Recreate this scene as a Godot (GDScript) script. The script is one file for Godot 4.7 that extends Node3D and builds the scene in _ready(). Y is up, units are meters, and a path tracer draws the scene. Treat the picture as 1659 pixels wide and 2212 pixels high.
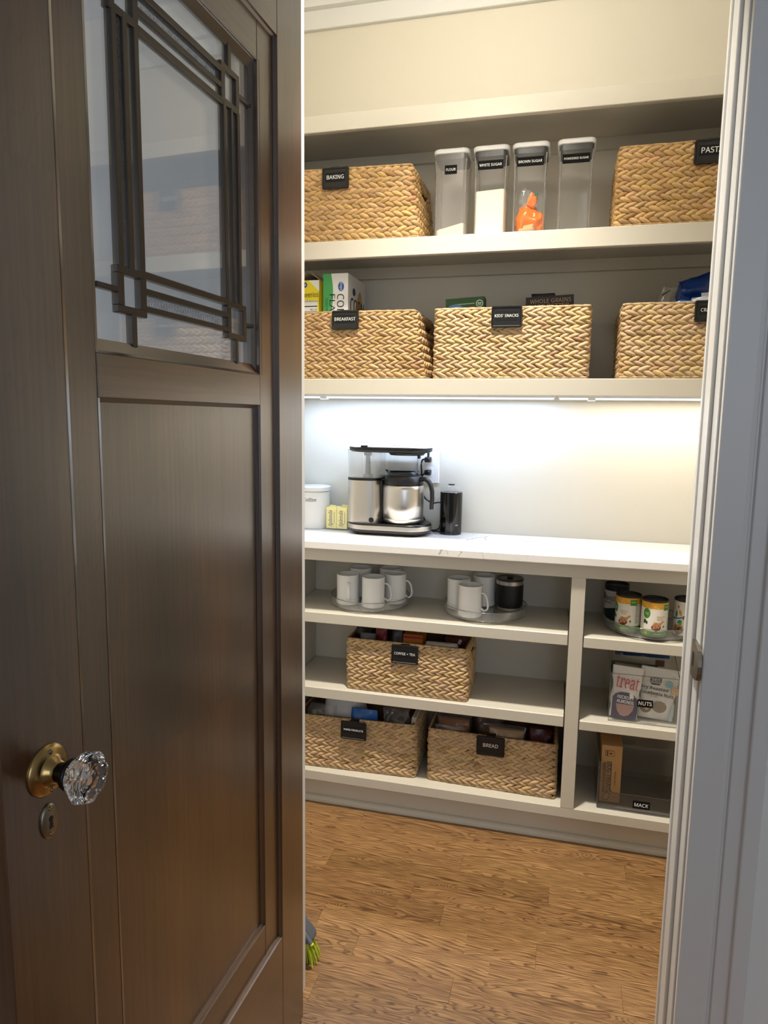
extends Node3D
# A pantry seen through an open dark-wood door. World axes: x right along the back wall, y up, z towards the camera; the camera stands at x = 0, z = 0.

class MB:                                     # collects triangles, counter-clockwise seen from outside
	var v := PackedVector3Array()
	var n := PackedVector3Array()
	var t := PackedVector2Array()
	var c := PackedColorArray()
	var i := PackedInt32Array()
	var col := Color.WHITE
	var along := 0                            # uv: 0 grain along the longer way of a face, 1 along y, 2 along x, 3 along z
	var shift := Vector2.ZERO
	func uv(p: Vector3, m: Vector3) -> Vector2:
		var a := m.abs()
		var q: Vector2
		if a.x >= a.y and a.x >= a.z:
			q = Vector2(p.z, p.y)
		elif a.y >= a.z:
			q = Vector2(p.x, p.z)
		else:
			q = Vector2(p.x, p.y)
		if along == 1:
			q = Vector2(p.y, p.x + p.z)
		elif along == 3:
			q = Vector2(p.z, p.x + p.y)
		elif along == 2:
			q = Vector2(p.x, p.y + p.z)
		return q + shift
	func put(p: Vector3, m: Vector3, w: Vector2) -> int:
		v.append(p)
		n.append(m)
		t.append(w)
		c.append(col)
		return v.size() - 1
	func tri(p: Vector3, q: Vector3, r: Vector3) -> void:
		var m := (q - p).cross(r - p).normalized()
		var k := put(p, m, uv(p, m))
		put(q, m, uv(q, m))
		put(r, m, uv(r, m))
		i.append_array(PackedInt32Array([k, k + 2, k + 1]))
	func quad(p: Vector3, q: Vector3, r: Vector3, s: Vector3) -> void:
		var m := (r - p).cross(s - q).normalized()
		var k := put(p, m, uv(p, m))
		put(q, m, uv(q, m))
		put(r, m, uv(r, m))
		put(s, m, uv(s, m))
		i.append_array(PackedInt32Array([k, k + 2, k + 1, k, k + 3, k + 2]))
	func quad_uv(p: Vector3, q: Vector3, r: Vector3, s: Vector3) -> void:   # p lower left, q lower right, r upper right, s upper left; texture upright
		var m := (r - p).cross(s - q).normalized()
		var k := put(p, m, Vector2(0, 1))
		put(q, m, Vector2(1, 1))
		put(r, m, Vector2(1, 0))
		put(s, m, Vector2(0, 0))
		i.append_array(PackedInt32Array([k, k + 2, k + 1, k, k + 3, k + 2]))
	func box(lo: Vector3, hi: Vector3, b := 0.0) -> MB:      # chamfered by b
		var e := Vector3(lo.x + b, lo.y + b, lo.z + b)
		var f := Vector3(hi.x - b, hi.y - b, hi.z - b)
		quad(Vector3(e.x, e.y, hi.z), Vector3(f.x, e.y, hi.z), Vector3(f.x, f.y, hi.z), Vector3(e.x, f.y, hi.z))
		quad(Vector3(f.x, e.y, lo.z), Vector3(e.x, e.y, lo.z), Vector3(e.x, f.y, lo.z), Vector3(f.x, f.y, lo.z))
		quad(Vector3(hi.x, e.y, f.z), Vector3(hi.x, e.y, e.z), Vector3(hi.x, f.y, e.z), Vector3(hi.x, f.y, f.z))
		quad(Vector3(lo.x, e.y, e.z), Vector3(lo.x, e.y, f.z), Vector3(lo.x, f.y, f.z), Vector3(lo.x, f.y, e.z))
		quad(Vector3(e.x, hi.y, f.z), Vector3(f.x, hi.y, f.z), Vector3(f.x, hi.y, e.z), Vector3(e.x, hi.y, e.z))
		quad(Vector3(e.x, lo.y, e.z), Vector3(f.x, lo.y, e.z), Vector3(f.x, lo.y, f.z), Vector3(e.x, lo.y, f.z))
		if b <= 0.0:
			return self
		for sx: float in [-1.0, 1.0]:
			var x0 := lo.x if sx < 0 else hi.x
			var x1 := e.x if sx < 0 else f.x
			for sy: float in [-1.0, 1.0]:
				var y0 := lo.y if sy < 0 else hi.y
				var y1 := e.y if sy < 0 else f.y
				edge(Vector3(x0, y1, e.z), Vector3(x0, y1, f.z), Vector3(x1, y0, f.z), Vector3(x1, y0, e.z), Vector3(sx, sy, 0))
				for sz: float in [-1.0, 1.0]:
					var z0 := lo.z if sz < 0 else hi.z
					var z1 := e.z if sz < 0 else f.z
					var p := Vector3(x0, y1, z1)
					var q := Vector3(x1, y0, z1)
					var r := Vector3(x1, y1, z0)
					if (q - p).cross(r - p).dot(Vector3(sx, sy, sz)) > 0:
						tri(p, q, r)
					else:
						tri(p, r, q)
			for sz: float in [-1.0, 1.0]:
				var z0 := lo.z if sz < 0 else hi.z
				var z1 := e.z if sz < 0 else f.z
				edge(Vector3(x0, e.y, z1), Vector3(x0, f.y, z1), Vector3(x1, f.y, z0), Vector3(x1, e.y, z0), Vector3(sx, 0, sz))
		for sy: float in [-1.0, 1.0]:
			var y0 := lo.y if sy < 0 else hi.y
			var y1 := e.y if sy < 0 else f.y
			for sz: float in [-1.0, 1.0]:
				var z0 := lo.z if sz < 0 else hi.z
				var z1 := e.z if sz < 0 else f.z
				edge(Vector3(e.x, y0, z1), Vector3(f.x, y0, z1), Vector3(f.x, y1, z0), Vector3(e.x, y1, z0), Vector3(0, sy, sz))
		return self
	func edge(p: Vector3, q: Vector3, r: Vector3, s: Vector3, out: Vector3) -> void:
		if (r - p).cross(s - q).dot(out) > 0:
			quad(p, q, r, s)
		else:
			quad(s, r, q, p)
	func loft(rings: Array, smooth := true, cap0 := true, cap1 := true, closed := true, wind := 1.0) -> MB:
		# rings of equal length, each counter-clockwise seen from the end that the list goes to
		var m: int = rings[0].size()
		var k := rings.size()
		var cols := m if closed else m - 1
		var fn: Array[PackedVector3Array] = []
		for a in k - 1:
			var row := PackedVector3Array()
			for b in cols:
				var p: Vector3 = rings[a][b]
				var q: Vector3 = rings[a][(b + 1) % m]
				var r: Vector3 = rings[a + 1][(b + 1) % m]
				var s: Vector3 = rings[a + 1][b]
				row.append((r - p).cross(s - q).normalized() * wind)
			fn.append(row)
		for a in k - 1:
			var base := v.size()
			for e in 2:
				for b in cols + 1:
					var g := PackedVector3Array()
					var bb := [b - 1, b] if closed else [maxi(b - 1, 0), mini(b, cols - 1)]
					for x: int in bb:
						var y := posmod(x, cols) if closed else x
						g.append(fn[a][y])
						if smooth:
							var o := a - 1 + 2 * e
							if o >= 0 and o < k - 1:
								g.append(fn[o][y])
					var s := Vector3.ZERO
					for x in g:
						s += x
					if s.length() < 1e-6:
						s = fn[a][mini(b, cols - 1)]
					var p: Vector3 = rings[a + e][b % m]
					put(p, s.normalized(), Vector2(float(b) / cols, 1.0 - float(a + e) / (k - 1)))
			for b in cols:
				var p := base + b
				var q := base + b + 1
				var r := base + cols + 1 + b + 1
				var s := base + cols + 1 + b
				i.append_array(PackedInt32Array([p, r, q, p, s, r]) if wind > 0 else PackedInt32Array([p, q, r, p, r, s]))
		if cap0:
			fan(rings[0], -wind)
		if cap1:
			fan(rings[k - 1], wind)
		return self
	func fan(ring: PackedVector3Array, w: float) -> void:
		var mid := Vector3.ZERO
		for p in ring:
			mid += p
		mid /= ring.size()
		for b in ring.size():
			var p := ring[b]
			var q := ring[(b + 1) % ring.size()]
			if w > 0:
				tri(mid, p, q)
			else:
				tri(mid, q, p)
	func lathe(profile: Array, seg := 32, at := Vector3.ZERO, smooth := false, cap0 := false, cap1 := false) -> MB:
		var rings := []
		for p: Vector2 in profile:
			rings.append(circle(at + Vector3(0, p.y, 0), maxf(p.x, 0.00001), seg))
		return loft(rings, smooth, cap0, cap1)
	static func circle(at: Vector3, r: float, seg: int) -> PackedVector3Array:
		var o := PackedVector3Array()
		for k in seg:
			var a := -TAU * k / seg
			o.append(at + Vector3(cos(a) * r, 0, sin(a) * r))
		return o
	func tube(path: Array, r: float, seg := 8, close := false) -> MB:
		var rings := []
		var up := Vector3(0.13, 0.97, 0.21).normalized()
		var m := path.size()
		for k in m:
			var d: Vector3
			if close:
				d = path[(k + 1) % m] - path[(k + m - 1) % m]
			else:
				d = path[mini(k + 1, m - 1)] - path[maxi(k - 1, 0)]
			d = d.normalized()
			var a := d.cross(up).normalized()
			if a.length() < 0.1:
				a = d.cross(Vector3.RIGHT).normalized()
			var b := a.cross(d).normalized()
			var ring := PackedVector3Array()
			for s in seg:
				var w := TAU * s / seg
				ring.append(path[k] + (a * cos(w) - b * sin(w)) * r)
			rings.append(ring)
		if close:
			rings.append(rings[0])
		return loft(rings, true, not close, not close)
	func prism(poly: PackedVector2Array, z0: float, z1: float) -> MB:     # a flat outline in x, y between z0 and z1
		var p := poly.duplicate()
		var area := 0.0
		for k in p.size():
			area += p[k].cross(p[(k + 1) % p.size()])
		if area < 0:
			p.reverse()
		var idx := Geometry2D.triangulate_polygon(p)
		for k in range(0, idx.size(), 3):
			var a := p[idx[k]]
			var b := p[idx[k + 1]]
			var d := p[idx[k + 2]]
			if (b - a).cross(d - a) < 0:
				var x := b
				b = d
				d = x
			tri(Vector3(a.x, a.y, z1), Vector3(b.x, b.y, z1), Vector3(d.x, d.y, z1))
			tri(Vector3(a.x, a.y, z0), Vector3(d.x, d.y, z0), Vector3(b.x, b.y, z0))
		for k in p.size():
			var a := p[k]
			var b := p[(k + 1) % p.size()]
			quad(Vector3(a.x, a.y, z0), Vector3(b.x, b.y, z0), Vector3(b.x, b.y, z1), Vector3(a.x, a.y, z1))
		return self
	func moved(x: Transform3D, from := 0) -> MB:
		for k in range(from, v.size()):
			v[k] = x * v[k]
			n[k] = (x.basis * n[k]).normalized()
		return self
	func mesh() -> ArrayMesh:
		var a := []
		a.resize(Mesh.ARRAY_MAX)
		a[Mesh.ARRAY_VERTEX] = v
		a[Mesh.ARRAY_NORMAL] = n
		a[Mesh.ARRAY_TEX_UV] = t
		a[Mesh.ARRAY_COLOR] = c
		a[Mesh.ARRAY_INDEX] = i
		var m := ArrayMesh.new()
		m.add_surface_from_arrays(Mesh.PRIMITIVE_TRIANGLES, a)
		return m

var M := {}
var rng := RandomNumberGenerator.new()
var used := {}
var sans: SystemFont
var serif: SystemFont
var bold: SystemFont

func numbered(called: String) -> String:
	var k: int = used.get(called, 0)
	used[called] = k + 1
	return called if k == 0 else "%s_%03d" % [called, k]

func tag(o: Node3D, label: String, category := "", group := "") -> Node3D:
	o.set_meta("label", label)
	if category:
		o.set_meta("category", category)
	if group:
		o.set_meta("group", group)
	return o

func thing(called: String, label: String, category: String, at := Vector3.ZERO, turn := 0.0, group := "") -> Node3D:
	var o := Node3D.new()
	o.name = numbered(called)
	add_child(o, true)
	o.position = at
	o.rotation.y = turn
	return tag(o, label, category, group)

func setting(called: String, label := "") -> Node3D:
	var o := Node3D.new()
	o.name = called
	add_child(o, true)
	o.set_meta("kind", "structure")
	if label:
		o.set_meta("label", label)
	return o

func part(parent: Node3D, called: String, mb: MB, m: Material, label := "") -> MeshInstance3D:
	var o := MeshInstance3D.new()
	var k := 0
	var nm := called
	while parent.has_node(nm):
		k += 1
		nm = "%s_%03d" % [called, k]
	o.name = nm
	o.mesh = mb.mesh()
	o.material_override = m
	parent.add_child(o, true)
	if label:
		o.set_meta("label", label)
	return o

func shell(called: String, mb: MB, m: Material, label: String) -> MeshInstance3D:      # a piece of the setting that is one mesh
	var o := part(self, called, mb, m, label)
	o.set_meta("kind", "structure")
	return o

func V(x: float, y: float, z: float) -> Vector3:
	return Vector3(x, y, z)

func rrect(y: float, w: float, d: float, r: float, seg := 5, cx := 0.0, cz := 0.0) -> PackedVector3Array:   # rounded rectangle seen from above, w along x, d along z
	var o := PackedVector3Array()
	for q in 4:
		var sx: float = [1.0, 1.0, -1.0, -1.0][q]
		var sz: float = [1.0, -1.0, -1.0, 1.0][q]
		for k in seg + 1:
			var a := PI / 2 * k / seg
			var u := cos(a) if q % 2 == 1 else sin(a)
			var ww := sin(a) if q % 2 == 1 else cos(a)
			# starts at (+x,+z) corner, runs towards -z, then -x, then +z
			o.append(V(cx + sx * (w / 2 - r + r * u), y, cz + sz * (d / 2 - r + r * ww)))
	return o

func rpoly(w: float, h: float, r: float, cx := 0.0, cy := 0.0, seg := 5) -> PackedVector2Array:
	var o := PackedVector2Array()
	for q in 4:
		var c := Vector2(cx + [1, -1, -1, 1][q] * (w / 2 - r), cy + [1, 1, -1, -1][q] * (h / 2 - r))
		for k in seg + 1:
			var a := PI / 2 * (q + float(k) / seg)
			o.append(c + Vector2(cos(a), sin(a)) * r)
	return o

func ring_poly(w: float, h: float, seg := 28, cx := 0.0, cy := 0.0) -> PackedVector2Array:
	var o := PackedVector2Array()
	for k in seg:
		o.append(Vector2(cx + cos(TAU * k / seg) * w / 2, cy + sin(TAU * k / seg) * h / 2))
	return o

func words_mb(text: String, width: float, height := 0.0, bold := false, deep := 0.0006, font: Font = null, bend := 0.0) -> MB:
	# lettering centred on the origin, facing +z; bend > 0 wraps it round an upright cylinder of that radius whose axis is the origin
	var tm := TextMesh.new()
	tm.text = text
	tm.font = font if font else sans
	tm.font_size = 48
	tm.pixel_size = 0.01
	tm.depth = 0.01
	tm.curve_step = 1.5
	var a := tm.get_mesh_arrays()
	var vs: PackedVector3Array = a[Mesh.ARRAY_VERTEX]
	var ns: PackedVector3Array = a[Mesh.ARRAY_NORMAL]
	var ids: PackedInt32Array = a[Mesh.ARRAY_INDEX]
	var box := AABB(vs[0], Vector3.ZERO)
	for p in vs:
		box = box.expand(p)
	var mid := box.get_center()
	var sx := width / box.size.x
	var sy := sx if height <= 0 else height / box.size.y
	var sz := deep / 0.01
	var mb := MB.new()
	for k in vs.size():
		var p := (vs[k] - mid) * Vector3(sx, sy, sz)
		var m := ns[k]
		if bend > 0:
			var an := p.x / bend
			var r := bend + p.z
			p = V(sin(an) * r, p.y, cos(an) * r)
			m = m.rotated(Vector3.UP, an)
		mb.put(p, m, Vector2.ZERO)
	mb.i = ids
	return mb

func words(parent: Node3D, text: String, width: float, at: Vector3, m: Material, height := 0.0, turn := Basis(), font: Font = null, bend := 0.0) -> MeshInstance3D:
	var o := part(parent, "lettering", words_mb(text, width, height, false, 0.0006, font, bend), m)
	o.transform = Transform3D(turn, at)
	return o

func mat(key: String, color: Color, rough := 0.6, metal := 0.0, spec := 0.5) -> StandardMaterial3D:
	var m := StandardMaterial3D.new()
	m.resource_name = key
	m.albedo_color = color
	m.roughness = rough
	m.metallic = metal
	m.metallic_specular = spec
	M[key] = m
	return m

func clear(key: String, color: Color, alpha: float, rough := 0.03) -> StandardMaterial3D:
	var m := mat(key, Color(color.r, color.g, color.b, alpha), rough)
	m.transparency = BaseMaterial3D.TRANSPARENCY_ALPHA
	return m

func S(r: float, g: float, b: float) -> Color:              # sRGB 0..255
	return Color(r / 255, g / 255, b / 255)

func noise(seed_: int, freq: float, oct := 3) -> FastNoiseLite:
	var f := FastNoiseLite.new()
	f.seed = seed_
	f.frequency = freq
	f.noise_type = FastNoiseLite.TYPE_SIMPLEX_SMOOTH
	f.fractal_octaves = oct
	return f

func tex(im: Image) -> ImageTexture:
	return ImageTexture.create_from_image(im)


# ---------------------------------------------------------------- surfaces

func grain_image(w: int, h: int, strips: int, dark: Color, light: Color, seed_: int, freq: float, figure: float, pores: float) -> Image:
	# plain-sawn boards, one above the other: nested arches of growth rings, fine pores along the grain
	var im := Image.create(w, h, false, Image.FORMAT_RGB8)
	var warp := noise(seed_, 0.006, 3)
	var fine := noise(seed_ + 1, 0.05, 2)
	var r := RandomNumberGenerator.new()
	r.seed = seed_
	var sh := h / strips
	for s in strips:
		var mid := r.randf_range(-0.3, 1.3)
		var h0 := r.randf_range(0.15, 0.6)
		var slope := r.randf_range(0.35, 1.0) * (1 if r.randf() < 0.5 else -1)
		var u0 := r.randf_range(0.2, 0.8)
		var tone := r.randf_range(-0.09, 0.09)
		var off := r.randf_range(0, 4000)
		var dens := r.randf_range(0.75, 1.3) * freq
		for y in sh:
			var vv := float(y) / sh
			for x in w:
				var u := float(x) / w
				var wp := warp.get_noise_2d(x * 0.55 + off, y * 1.6 + off)
				var a := (vv - mid) * 1.0 + wp * 0.34
				var b := h0 * 0.25 + absf(u - u0) * slope
				var d := sqrt(a * a + b * b + 0.004) * dens + wp * figure
				var ring := d - floorf(d)
				ring = smoothstep(0.45, 0.86, ring) * (1.0 - smoothstep(0.88, 1.0, ring))
				var p := fine.get_noise_2d(x * 0.28 + off, y * 4.2 + s * 400)
				var f := clampf(0.60 - ring * 0.42 + p * pores + tone + wp * 0.14, 0.0, 1.0)
				im.set_pixel(x, s * sh + y, dark.lerp(light, f))
	return im

func stained_image() -> Image:                  # dark stained maple: fine fibres along x, cloudy figure, a few growth lines
	var im := Image.create(768, 512, false, Image.FORMAT_RGB8)
	var fine := noise(31, 0.05, 3)
	var cloud := noise(32, 0.006, 3)
	var dark := S(38, 21, 9)
	var light := S(96, 61, 31)
	for y in 512:
		for x in 768:
			var c := cloud.get_noise_2d(x * 0.6, y * 1.4)
			var r := (y + c * 90.0) * 0.05
			r = r - floorf(r)
			var f := 0.48 + 0.30 * fine.get_noise_2d(x * 0.11, y * 3.2) + 0.48 * c - 0.16 * smoothstep(0.82, 1.0, r)
			im.set_pixel(x, y, dark.lerp(light, clampf(f, 0, 1)))
	return im

func streak_image() -> Image:                   # dried leaf: fibres along x
	var im := Image.create(128, 64, false, Image.FORMAT_RGB8)
	var f := noise(5, 0.06, 3)
	for y in 64:
		for x in 128:
			var k := 0.88 + 0.24 * f.get_noise_2d(x * 0.25, y * 5.0)
			im.set_pixel(x, y, Color(k, k * 0.985, k * 0.96))
	return im

func quartz_image() -> Image:
	var im := Image.create(1024, 256, false, Image.FORMAT_RGB8)
	var w := noise(21, 0.004, 4)
	var g := noise(22, 0.006, 3)
	var k := noise(27, 0.003, 2)
	for y in 256:
		for x in 1024:
			var a := absf(g.get_noise_2d(x + w.get_noise_2d(x, y) * 140, y * 1.3 + w.get_noise_2d(y + 900, x) * 140))
			var on := 0.20 * smoothstep(0.10, 0.42, k.get_noise_2d(x + 50, y))
			var t := (1.0 - smoothstep(0.0, 0.030, a)) * minf(on, 1.0) * 0.36
			var c := 0.93 + 0.012 * w.get_noise_2d(x * 3, y * 3) - t
			im.set_pixel(x, y, Color(c, c * 0.995, c * 0.985))
	# the bold veins right of the coffee grinder: x and y + z of the slab, and width, in metres
	for line: Array in [[V(-0.290, -1.2336, 0.007), V(-0.289, -1.3056, 0.006), V(-0.265, -1.3556, 0.004), V(-0.241, -1.3736, 0.005), V(-0.225, -1.4136, 0.002), V(-0.204, -1.4556, 0.0012)], [V(-0.241, -1.3736, 0.003), V(-0.230, -1.3166, 0.003), V(-0.233, -1.2366, 0.005), V(-0.246, -1.1986, 0.003), V(-0.303, -1.1466, 0.001)], [V(-0.233, -1.2366, 0.003), V(-0.188, -1.2686, 0.002), V(-0.132, -1.2966, 0.002), V(-0.105, -1.3326, 0.003), V(-0.069, -1.3366, 0.004)], [V(-0.349, -1.1387, 0.004), V(-0.344, -1.127, 0.003), V(-0.338, -1.1205, 0.004)], [V(-0.327, -1.123, 0.002), V(-0.324, -1.1386, 0.002)], [V(-0.285, -1.122, 0.0015), V(-0.282, -1.1303, 0.0015), V(-0.2915, -1.1394, 0.0015)]]:
		for j in line.size() - 1:
			for s in 60:
				var p: Vector3 = (line[j] as Vector3).lerp(line[j + 1], s / 60.0)
				var q := Vector2(fposmod(p.x * 0.9, 1.0) * 1024, fposmod(p.y * 3.4, 1.0) * 256)
				q += Vector2(w.get_noise_2d(s * 9 + j * 600, 5), w.get_noise_2d(s * 9 + j * 600, 90)) * 5.0
				var rad := maxf(p.z * 0.5 * 921.0 * (0.7 + 0.5 * absf(w.get_noise_2d(s * 14, j * 77))), 0.8)
				for dy in range(-4, 5):
					for dx in range(-4, 5):
						if Vector2(dx, dy).length() <= rad:
							im.set_pixel(posmod(int(q.x) + dx, 1024), posmod(int(q.y) + dy, 256), Color(0.735, 0.715, 0.69))
	return im

func bumps(seed_: int, freq: float, size := 128, stretch := 1.0) -> ImageTexture:
	var im := Image.create(size, size, false, Image.FORMAT_RGB8)
	var f := noise(seed_, freq, 2)
	for y in size:
		for x in size:
			# tileable by blending the four wraps
			var u := float(x) / size
			var w := float(y) / size
			var s := size
			var a := f.get_noise_2d(x, y * stretch) * (1 - u) * (1 - w) + f.get_noise_2d(x - s, y * stretch) * u * (1 - w) + f.get_noise_2d(x, (y - s) * stretch) * (1 - u) * w + f.get_noise_2d(x - s, (y - s) * stretch) * u * w
			var g := clampf(0.5 + a * 0.9, 0, 1)
			im.set_pixel(x, y, Color(g, g, g))
	return tex(im)

func make_materials() -> void:
	sans = SystemFont.new()
	sans.font_names = PackedStringArray(["Droid Sans"])
	serif = SystemFont.new()
	serif.font_names = PackedStringArray(["Droid Serif"])
	bold = SystemFont.new()
	bold.font_names = PackedStringArray(["Droid Sans"])
	bold.font_weight = 700
	var plaster := bumps(3, 0.09)
	var m := mat("wall_paint", S(216, 211, 197), 0.55, 0.0, 0.4)
	m.heightmap_enabled = true
	m.heightmap_texture = plaster
	m.heightmap_scale = 0.012
	m.uv1_triplanar = true
	m.uv1_world_triplanar = true
	m.uv1_scale = V(5, 5, 5)
	mat("shelf_paint", S(204, 199, 186), 0.38, 0.0, 0.45)
	mat("white_trim", S(222, 223, 222), 0.36, 0.0, 0.45)
	m = mat("hall_paint", S(236, 237, 234), 0.7)
	mat("ceiling_paint", S(226, 226, 224), 0.8)
	m = mat("oak", Color.WHITE, 0.36, 0.0, 0.5)
	m.albedo_texture = tex(grain_image(1024, 1024, 8, S(84, 56, 31), S(186, 146, 97), 11, 21.0, 1.7, 0.42))
	m.vertex_color_use_as_albedo = true
	var wood := tex(stained_image())
	m = mat("dark_wood", Color.WHITE, 0.30, 0.0, 1.0)
	m.clearcoat_enabled = true
	m.clearcoat = 0.8
	m.clearcoat_roughness = 0.24
	m.albedo_texture = wood
	m.vertex_color_use_as_albedo = true
	m.uv1_scale = V(0.62, 1.6, 1)
	m = mat("quartz", Color.WHITE, 0.14, 0.0, 0.5)
	m.albedo_texture = tex(quartz_image())
	m.uv1_scale = V(0.9, 3.4, 1)
	m = mat("leaf", Color.WHITE, 0.62, 0.0, 0.35)
	m.vertex_color_use_as_albedo = true
	m.albedo_texture = tex(streak_image())
	mat("basket_inside", S(96, 66, 38), 0.85)
	mat("black_plastic", S(15, 15, 16), 0.42)
	mat("black_satin", S(13, 13, 14), 0.3)
	mat("label_grey", S(30, 31, 32), 0.8, 0.0, 0.25)
	mat("label_black", S(17, 17, 18), 0.8, 0.0, 0.25)
	mat("ink_white", S(238, 238, 236), 0.6)
	mat("ink_black", S(18, 18, 20), 0.6)
	mat("white_plastic", S(240, 240, 240), 0.35)
	mat("gasket", S(36, 38, 46), 0.3)
	mat("flour", S(222, 215, 204), 0.95)
	mat("sugar", S(224, 215, 198), 0.9)
	mat("ceramic", S(238, 238, 236), 0.14)
	m = mat("steel", S(206, 201, 194), 0.30, 1.0)
	m.anisotropy_enabled = true
	m.anisotropy = 0.6
	mat("chrome", S(225, 225, 228), 0.12, 1.0)
	mat("came", S(74, 68, 62), 0.34, 0.7)
	mat("brass", S(160, 134, 86), 0.25, 1.0)
	mat("pewter", S(138, 130, 114), 0.34, 1.0)
	mat("black_iron", S(14, 13, 12), 0.38, 0.3)
	m = clear("acrylic", S(238, 240, 240), 0.03, 0.03)
	m.metallic_specular = 0.3
	m = clear("tray_acrylic", S(206, 208, 204), 0.10, 0.03)
	clear("edge_acrylic", S(120, 120, 116), 0.55, 0.1)
	clear("corner_acrylic", S(150, 148, 144), 0.30, 0.1)
	m = clear("acrylic_smoke", S(74, 74, 74), 0.24, 0.04)
	m.metallic_specular = 0.42
	clear("film", S(235, 238, 240), 0.05, 0.08)
	clear("dusty_acrylic", S(206, 202, 198), 0.17, 0.2)
	m = clear("pane_glass", S(225, 235, 240), 0.04, 0.0)
	m = clear("rough_glass", S(225, 230, 230), 0.10, 0.04)
	m.normal_enabled = true
	var hm := bumps(8, 0.075, 128)
	var ni := hm.get_image()
	ni.bump_map_to_normal_map(16.0)
	m.normal_texture = tex(ni)
	m.uv1_triplanar = true
	m.uv1_scale = V(22, 22, 22)
	m = mat("knob_glass", Color(1, 1, 1, 0.0), 0.0)
	m.refraction_enabled = true
	m.refraction_scale = 0.05
	mat("yellow_pack", S(246, 235, 160), 0.55)
	mat("gloss_black", S(11, 11, 12), 0.1)
	mat("kraft", S(198, 160, 112), 0.8)
	mat("blue_bag", S(24, 62, 140), 0.3)
	mat("lime", S(190, 205, 50), 0.6)
	mat("grey_plastic", S(92, 98, 106), 0.4)
	m = mat("led_diffuser", S(245, 248, 255), 0.5)
	m.emission_enabled = true
	m.emission = S(225, 236, 255)
	m.emission_energy_multiplier = 1.2
	m = mat("lamp_lens", S(255, 250, 240), 0.5)
	m.emission_enabled = true
	m.emission = S(255, 232, 196)
	m.emission_energy_multiplier = 6.0
	m = mat("daylight_pane", S(230, 240, 255), 0.5)
	m.emission_enabled = true
	m.emission = S(205, 225, 255)
	m.emission_energy_multiplier = 1.4

func plain(r: float, g: float, b: float, rough := 0.55) -> StandardMaterial3D:      # one shared material per colour
	var key := "paint_%d_%d_%d_%d" % [r, g, b, rough * 100]
	return M[key] if M.has(key) else mat(key, S(r, g, b), rough)

# ---------------------------------------------------------------- camera, light, setting

func lamp_area(called: String, at: Vector3, look: Vector3, size: Vector2, color: Color, energy: float) -> void:
	var l := AreaLight3D.new()
	l.name = called
	l.area_size = size
	l.light_color = color
	l.light_energy = energy
	l.shadow_enabled = true
	l.area_range = 12.0
	add_child(l, true)
	l.position = at
	l.look_at_from_position(at, look, V(0.03, 0.02, 1).normalized() if absf((look - at).normalized().y) > 0.9 else Vector3.UP)

func camera_and_light() -> void:
	var cam := Camera3D.new()
	cam.name = "camera"
	cam.fov = 73.16
	cam.near = 0.02
	cam.far = 30.0
	add_child(cam, true)
	cam.position = V(0, 1.301, 0)
	var yaw := deg_to_rad(14.461)
	var pitch := deg_to_rad(7.693)
	var roll := deg_to_rad(0.805)
	var f := V(-sin(yaw) * cos(pitch), -sin(pitch), -cos(yaw) * cos(pitch))
	var r := V(cos(yaw), 0, -sin(yaw))
	var u := r.cross(f)
	cam.basis = Basis(r * cos(roll) + u * sin(roll), -r * sin(roll) + u * cos(roll), -f)
	cam.current = true
	var we := WorldEnvironment.new()
	we.name = "surroundings"
	var e := Environment.new()
	e.background_mode = Environment.BG_COLOR
	e.background_color = Color(0.02, 0.02, 0.022)
	e.tonemap_mode = Environment.TONE_MAPPER_LINEAR
	e.tonemap_exposure = 1.0
	e.sdfgi_enabled = true
	e.ssao_enabled = true
	e.ssil_enabled = true
	we.environment = e
	add_child(we, true)
	# the recessed ceiling lamp of the pantry
	var o := SpotLight3D.new()
	o.name = "ceiling_lamp_glow"
	o.light_color = S(255, 245, 230)
	o.light_energy = 6.3
	o.light_size = 0.06
	o.spot_range = 12.0
	o.spot_attenuation = 2.0
	o.spot_angle = 42.5
	o.spot_angle_attenuation = 1.0
	o.shadow_enabled = true
	add_child(o, true)
	o.position = V(-0.26, 2.715, -1.58)
	o.rotation.x = -PI / 2
	# what the lens of that lamp throws sideways
	var g := OmniLight3D.new()
	g.name = "ceiling_lamp_side_glow"
	g.light_color = S(255, 245, 226)
	g.light_energy = 0.25
	g.light_size = 0.06
	g.omni_range = 12.0
	g.omni_attenuation = 2.0
	g.shadow_enabled = true
	add_child(g, true)
	g.position = V(-0.26, 2.66, -1.58)
	# the two light bars under the lowest wall shelf
	lamp_area("light_bar_glow", V(-0.46, 1.3655, -2.262), V(-0.46, 0.9, -2.262), Vector2(0.84, 0.016), S(190, 215, 255), 0.43)
	lamp_area("light_bar_glow", V(0.31, 1.3655, -2.262), V(0.31, 0.9, -2.262), Vector2(0.62, 0.016), S(255, 243, 226), 0.22)
	# daylight from the hall window behind the camera
	lamp_area("window_glow", V(0.9, 1.5, 2.36), V(-0.2, 1.2, -1.2), Vector2(1.3, 1.5), S(240, 244, 244), 1.45)
	# and from a second window in the left wall of the hall, which lights the wall behind the open door
	lamp_area("window_glow", V(-2.25, 1.5, 0.25), V(-1.2, 1.3, -1.1), Vector2(1.1, 1.5), S(236, 243, 248), 0.85)

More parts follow.
